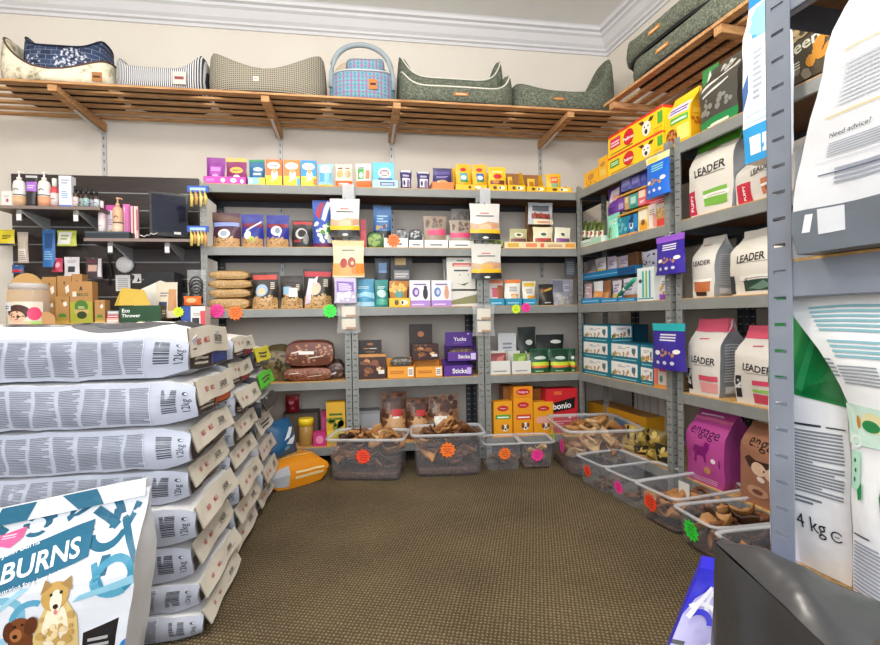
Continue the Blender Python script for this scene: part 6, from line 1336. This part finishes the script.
# ------------------------------------------------------------------ standing bag with the knot pattern
TE, TL_ = '16607c', '6aa8c4'
BD = ('r dce0e6 0 0 1 1;'
 'a TE .36 .93 .035 .065 0 360;a TE .5 .96 .03 .06 -60 200;p TE .0 .95 .1 .99 .2 .93 .17 .9 .09 .95 .0 .9;p TE .53 .93 .59 .93 .77 1 .71 1;'
 'a TE .8 .84 .06 .095 170 400;p TE .77 1 .83 1 .88 .9 .83 .9;p TE .68 .93 .72 .96 .86 .86 .83 .83;p TE .93 .95 .97 .93 .93 .84 .9 .86;p TE .86 .87 .91 .87 1 .72 1 .66;p TE .8 .93 .85 .93 .84 .84 .79 .84;p TE .8 .73 .85 .73 .84 .64 .79 .64;'
 'a 2f86a4 0.89 0.63 0.06 0.095 -60 180;a 57a0bc 0.89 0.63 0.065 0.1 180 300;p 3a8caa 0.75 0.7 0.78 0.71 0.85 0.57 0.81 0.56;p 8ac0d4 0.68 0.54 0.72 0.57 1 0.62 1 0.58;'
 'a 7ab4cc 0.27 0.51 0.08 0.115 0 180;a 9ccadc 0.27 0.5 0.08 0.115 180 300;a 58a0be 0.44 0.5 0.06 0.09 60 200;p 9ccadc 0.12 0.47 0.18 0.49 0.42 0.65 0.37 0.65;'
 'p 17607e .03 .765 .70 .9 .725 .738 .03 .585;t fff John_Burns .31 .825 .024 11 1;'
 'p f05a90 .15 .905 .31 .93 .3 .875 .24 .84 .16 .86;l fbd0dc .18 .885 .28 .91 2;'
 'T fff BURNS .455 .757 .083 11 .9;t fff Nutrition_for_a_long_healthy_life .46 .678 .0185 11 1;'
 'p d8bc7c 0.46 0.3 0.72 0.3 0.71 0.48 0.65 0.56 0.53 0.56 0.48 0.46;e f0e4c8 0.59 0.44 0.07 0.12;e c8a058 0.58 0.59 0.08 0.07;p a07c44 0.495 0.61 0.515 0.672 0.56 0.645;p a07c44 0.605 0.645 0.655 0.672 0.675 0.605;e f4e8d0 0.59 0.565 0.035 0.055;e 2a2018 0.59 0.54 0.016 0.012;e 2a2018 0.56 0.6 0.009 0.008;e 2a2018 0.615 0.605 0.009 0.008;e d87a7a 0.59 0.515 0.01 0.012;k c09c58 0.49 0.3 0.69 0.5 22 0.014;k e8d0a0 0.54 0.32 0.65 0.5 12 0.012;'
 'p 6a3a20 0.32 0.25 0.48 0.25 0.47 0.42 0.38 0.46 0.33 0.4;e 7a4424 0.39 0.46 0.065 0.055;e 5a2e18 0.335 0.45 0.03 0.05;e 5a2e18 0.46 0.47 0.035 0.045;e a86a3c 0.38 0.43 0.035 0.033;e 1c1410 0.375 0.425 0.014 0.011;e 1c1410 0.37 0.475 0.008 0.007;e 1c1410 0.41 0.48 0.008 0.007;'
 'p 1c1a1c 0.74 0.38 0.94 0.42 0.94 0.26 0.74 0.26;l a8a8a8 0.77 0.3 0.9 0.36 2;r c8ccd0 1 0.4 1.004 0.55;r c8ccd0 1 0.4 1.07 0.404;r c8ccd0 1 0.55 1.07 0.554;e 2a7ac8 1.02 0.28 0.05 0.03').replace('TE', TE)
root = empty('dog_food_bag', 'white bag with teal knot pattern and two dogs standing before the front stack', 'bag', None, (0, 0, 0))
mb = MB(); KZ = (RM @ (atY(148, 492, 1.22) - CAM)).z / 500 / .00244
KZ *= .89
w, h, d = .43 * KZ, .54 * KZ, .15 * KZ
def shz(p): return (p.x - .14 * w * (1 - p.z / h) * (p.x / w + .5), p.y, p.z + .157 * (p.x - w / 2) * p.z / h)
pack_into(mb, 'bag', w, d, h, {'*': 'd8dbe0'}, {'F': BD}, (14, 4, 18), amp=.006, seed=11, rough=.35, shear=shz)
mb.build('bag_body', root)
mb = MB(); pack_into(mb, lambda x, y, z: (x, y * (1 - .4 * z) , z), w * .97, .02, .035, 'dce0e6', {'F': 'p 16607c .1 0 .3 0 .35 1 .15 1;p 16607c .6 0 .75 0 .7 1 .5 1'}, (8, 2, 2), amp=.003, seed=3, rough=.35, film='film', shear=lambda p: (p.x, p.y, p.z + .157 * (p.x - w / 2)))
mb.build('top_seam', root, (0, -.002, h * .97))
pr = atY(146, 491, 1.22)
root.rotation_euler = (0, 0, 0)
root.location = (pr.x - w / 2, pr.y + d * .2, pr.z - h * .995)
mb = MB(); zb = pr.z - h * .995; pack_into(mb, 'box', w * .84, d * .9, zb + .02, 'd8dbe0', None, (4, 3, 3)); mb.build('bag_base', root, (-w * .07, 0, -zb + .001))

# ------------------------------------------------------------------ foreground display rack with its bags
zc = .70
FP = atD(793, 300, zc); FP.z = 0
FL = onplane(768, 300, FP, ND); fo = FL.copy(); fo.z = 0
tag_w = (FL - atD(793, 300, zc)).length
FR = rack('grey slotted steel rack in the foreground, its post standing in full view', fo, -YD, ND, .9, .40, [1.385, .985, .534, .1], 1.77, steel=DSTEEL)
def fplace(x0, x1, off, z0, d):
    p0 = FP + ND * off
    a, b = onplane(x0, 300, p0, ND), onplane(x1, 300, p0, ND); a.z = b.z = z0
    return (a + b) / 2 + ND * d / 2, (b - a).length
ZT3 = .985
# bag with the advice text, overhanging the shelf edge
d = .13; p0 = FP - ND * .035
a = onplane(792, 256, p0, ND); w = .34
root = empty('dog_food_bag', 'white bag with a grey base and printed advice on the foreground rack', 'bag', None, (a - YD * w / 2 + ND * d / 2).to_tuple()[:2] + (ZT3 + .001,), RZ)
h = .44
def shr(p):
    k = .02 * sin(pi * min(1, p.z / .3)) ** 2
    return (p.x + .13 * (max(0, p.z - .05) / .36) ** 1.7 * (1 - max(0, (p.x + w / 2) / w) * .3) + k * .3, p.y * (1 - .2 * p.z / h), p.z)
AD = ('r 6a727c 0 0 1 .125;p e4e6ea .04 .06 .07 .06 .085 .11 .055 .11;r d8dce2 .1 .05 .2 .12;p f0f0f0 .34 .05 .42 .05 .38 .12;p 6a727c .36 .065 .4 .065 .38 .1;r d0d4da .48 .05 .7 .13;k 8a9098 .5 .06 .68 .12 8 .012;'
      't 26282c Need_advice? .185 .315 .0135 2 1.05;l a4aab4 .12 .255 .9 .295 6;l 9aa0b0 .16 .18 .5 .225 4;l 5a6478 .1 .207 .45 .214 1;r c0c4cc .08 .242 .7 .2435;r f0c860 .08 .365 1 .368;l d0d4da .12 .39 .8 .5 10;r f0d080 .1 .53 1 .533;l a4d8e4 .5 .62 .8 .74 7;p f0d488 .2 .6 .7 .66 .7 .666 .2 .607')
mb = MB(); pack_into(mb, 'bag', w, d, h, {'*': 'e2e4e9', 'L': 'dcdee4', 'B': '6a727c'}, {'F': AD, 'L': 'r 6a727c 0 0 1 .125'}, (14, 5, 18), amp=.007, seed=21, rough=.3, shear=shr)
mb.build('bag_body', root)
# 4 kg bag and its neighbour on the shelf below
d = .11; loc, w = fplace(768, 849, .05, .534, d); h = .40
root = empty('dog_food_bag', 'white four kilo bag with a green upper fold behind the foreground post', 'bag', None, loc + Vector((0, 0, .001)), RZ)
FK = ('p 12803f 0 .66 1 .61 1 1 0 1;p 2a9a58 .45 .66 .55 .65 .62 .85 .55 .85;p 0c6a34 .55 .64 .98 .62 .9 .7 .6 .67;'
      'l 80848c .2 .28 .95 .52 20;l 30343c .2 .53 .75 .545 1;l 30343c .8 .53 .98 .54 1;l 70747c .2 .24 .75 .27 2;t 1c1e22 4_kg .6 .172 .05 -2 .8;a 3a3c40 .86 .155 .014 .019 30 330;r 3a3c40 .84 .1535 .89 .1565')
mb = MB(); pack_into(mb, lambda x, y, z: (x * (1 + .03 * (1 - z * z)), y * (1 + .25 * (1 - x * x) * (1 - z * z)) * (1 - .3 * sst(.3, 1, z)), z), w, d, h, {'*': 'f2f3f5'}, {'F': FK}, (10, 4, 14), amp=.006, seed=31, rough=.3, film='film')
mb.build('bag_body', root)
loc, w = fplace(851, 960, .02, .534, d); h = .415
root = empty('dog_food_bag', 'white bag with pale green pictures and teal print beside the four kilo bag', 'bag', None, loc + Vector((0, 0, .001)), RZ)
def shl(p): return (p.x - .105 * sst(.58, 1.02, p.z / .415) * (.5 - p.x / w), p.y - .02 * sst(.55, .9, p.z / .415), p.z)
NB = ('l 84b4c0 .14 .84 .6 .93 6;l 84b4c0 .16 .76 .6 .82 4;l 8a9098 .12 .68 .5 .74 6;l 8a9098 .02 .7 .1 .76 5;p c84a5a .3 .965 .95 .95 .95 .956 .3 .975;p e8b0a8 .3 .97 .6 .97 .5 .99;'
      'r cfeadb 0 .5 1 .62;e ece4b0 .32 .575 .14 .03;e 2a8a4c .3 .565 .1 .018;e c88a3a .15 .57 .025 .02;a e8f4ec .1 .51 .012 .02 0 360;r b4e0c8 .03 .36 .15 .48;e 2a6a4a .08 .45 .012 .007;e 2a6a4a .09 .42 .012 .007;e 2a6a4a .08 .39 .012 .007;p 1a7a3c .4 .26 .7 .22 .7 .46 .42 .44 .37 .36;p 1a8a44 .12 .36 .18 .39 .18 .34 .14 .33;l 9aa0a8 .04 .02 .5 .2 16;l 30343c .04 .215 .25 .225 1')
mb = MB(); pack_into(mb, lambda x, y, z: (x, y * (1 + .2 * (1 - x * x)) * (1 - .6 * sst(.3, 1, z)), z), w, d, h, {'*': 'eef0f1', 'L': 'f4f4f4'}, {'F': NB}, (12, 4, 18), amp=.006, seed=37, rough=.3, film='film', shear=shl)
mb.build('bag_body', root)

# big black sack and the blue patterned bag at the front edge of the carpet
def quadgrid(c, n, amp, seed, bulge=None):
    """bilinear patch between corners bl, br, tr, tl with creases"""
    bl, br, tr, tl = c; N = (br - bl).cross(tl - bl).normalized(); g = []
    for j in range(n + 1):
        r = []
        for i in range(n + 1):
            u, v = i / n, j / n
            p = bl * (1 - u) * (1 - v) + br * u * (1 - v) + tr * u * v + tl * (1 - u) * v
            e = 16 * u * (1 - u) * v * (1 - v)
            s = noise.noise(p * 9 + Vector((seed, 0, 0))); s2 = abs(noise.noise(Vector((p.x * 9 + p.z * 7, p.y * 12, seed))))
            p = p + N * (amp * (s - 1.3 * s2 + .3) * min(1, e + .1) + (bulge or 0) * e)
            r.append(p)
        g.append(r)
    return g
BLACK = mat('3c3c3e', .3, 'film')
Aq, Bq = atD(722, 537, .62), atD(905, 612, .46)
Cq, Dq = atD(716, 543, .60), atD(850, 668, .40)
def down(p, o): q = p + o; return Vector((q.x, q.y, .001))
a0, b0 = down(Aq, ND * .03 + YD * .02), down(Bq, ND * .03)
c0_, d0_ = down(Cq, -ND * .02 + YD * .02), down(Dq, -ND * .02)
root = empty('refuse_sack', 'large creased black sack standing at the front beside the foreground rack', 'sack', None, (c0_ + b0) / 2)
mb = MB()
mb.patch(quadgrid((Dq, Cq, Aq, Bq)[1:2] + (Dq, Bq, Aq), 18, .02, 3, .012), BLACK)      # sloping top
mb.patch(quadgrid((c0_, d0_, Dq, Cq), 20, .03, 8, .02), BLACK)                          # side to the aisle
mb.patch(quadgrid((b0, a0, Aq, Bq), 14, .02, 5, .02), BLACK)
mb.patch(quadgrid((a0, c0_, Cq, Aq), 12, .012, 6, .01), BLACK)
mb.patch(quadgrid((d0_, b0, Bq, Dq), 12, .012, 9, .01), BLACK)
o = mb.build('sack_body', root); o.location = -root.location
TLq, TRq = atD(700, 568, .72), atD(800, 585, .76); BLq, BRq = atD(643, 692, .68), atD(800, 720, .70)
BLq.z = BRq.z = (BLq.z + BRq.z) / 2
bk = YD * .03 + ND * .03
FLq, FRq = Vector((BLq.x + .05, BLq.y, .001)), Vector((BRq.x, BRq.y, .001))
root = empty('dog_food_bag', 'blue and lilac patterned bag leaning behind the black sack', 'bag', None, (FLq + FRq) / 2)
k1 = mat('2c28d2', .35, 'film'); mb = MB()
g = quadgrid((BLq, BRq, TRq, TLq), 16, .008, 12, .03)
mb.patch(g, k1)
mb.decals(g, 'p b8b4e6 0 0 .4 0 .4 .32 0 .32;p b8b4e6 0 0.27 0.4 0.27 0.4 0.57 0.26 0.77 0.14 0.89 0.04 0.79 0 0.67;a f2f0fa 0.24 0.77 0.11 0.14 60 260;a f2f0fa 0.26 0.77 0.045 0.075 80 300;a f2f0fa 0.1 0.63 0.12 0.15 -10 130;a 2c28d2 0.1 0.63 0.06 0.1 0 140;e f2f0fa 0.3 0.63 0.05 0.07;a f2f0fa 0.3 1.01 0.07 0.1 120 300;p f2f0fa 0.02 0.67 0.05 0.77 0.12 0.89 0.14 0.87 0.08 0.75 0.05 0.65;a f2f0fa 0.28 0.39 0.12 0.16 70 200;e f2f0fa 0.14 0.41 0.05 0.05;p 24222c 0 0.47 0.07 0.47 0.07 0.5 0 0.5', (BRq - BLq).length, (TLq - BLq).length, .0015, .35, 'film')
for c in ((FLq, FRq, BRq, BLq), (FRq + bk, FLq + bk, BLq + bk, BRq + bk), (FLq + bk, FLq, BLq, BLq + bk), (FRq, FRq + bk, BRq + bk, BRq), (BRq, BRq + bk, TRq + bk, TRq), (BLq + bk, BLq, TLq, TLq + bk), (BRq + bk, BLq + bk, TLq + bk, TRq + bk), (TLq, TRq, TRq + bk, TLq + bk)): mb.patch(quadgrid(c, 8, .004, 2), k1)
o = mb.build('bag_body', root); o.location = -root.location

# ------------------------------------------------------------------ light
w = bpy.data.worlds.new('world'); S.world = w; w.use_nodes = True
bg = w.node_tree.nodes['Background']; bg.inputs[0].default_value = (.95, .97, 1, 1); bg.inputs[1].default_value = .72
def bulb(loc, e, r=.14, col=(1, .93, .82)):
    l = bpy.data.lights.new('ceiling_light', 'POINT'); l.energy = e; l.shadow_soft_size = r; l.color = col
    o = bpy.data.objects.new('ceiling_light', l); COL.objects.link(o); o.location = loc
bulb((.35, 1.25, 2.6), 48)
bulb((-1.3, 1.3, 2.6), 34)
def area(name, loc, sx, sy, e, aim, col=(1, .97, .92)):
    l = bpy.data.lights.new(name, 'AREA'); l.shape = 'RECTANGLE'; l.size = sx; l.size_y = sy; l.energy = e; l.color = col
    o = bpy.data.objects.new(name, l); COL.objects.link(o); o.location = loc
    o.rotation_euler = (Vector(aim) - Vector(loc)).to_track_quat('-Z', 'Y').to_euler(); return o
area('unseen_front_fill', (-.3, -1.5, 1.7), 2.6, 1.8, 64, (.2, 3.2, 1.1), (.93, .96, 1))  # unseen area lamp behind the camera, added for cool frontal fill
S.view_settings.view_transform = 'Standard'
S.view_settings.look = 'None'
S.view_settings.gamma = 1
S.view_settings.use_curve_mapping = False
S.view_settings.exposure = .44
S.cycles.use_denoising = True
S.cycles.max_bounces = 8
S.cycles.transparent_max_bounces = 24
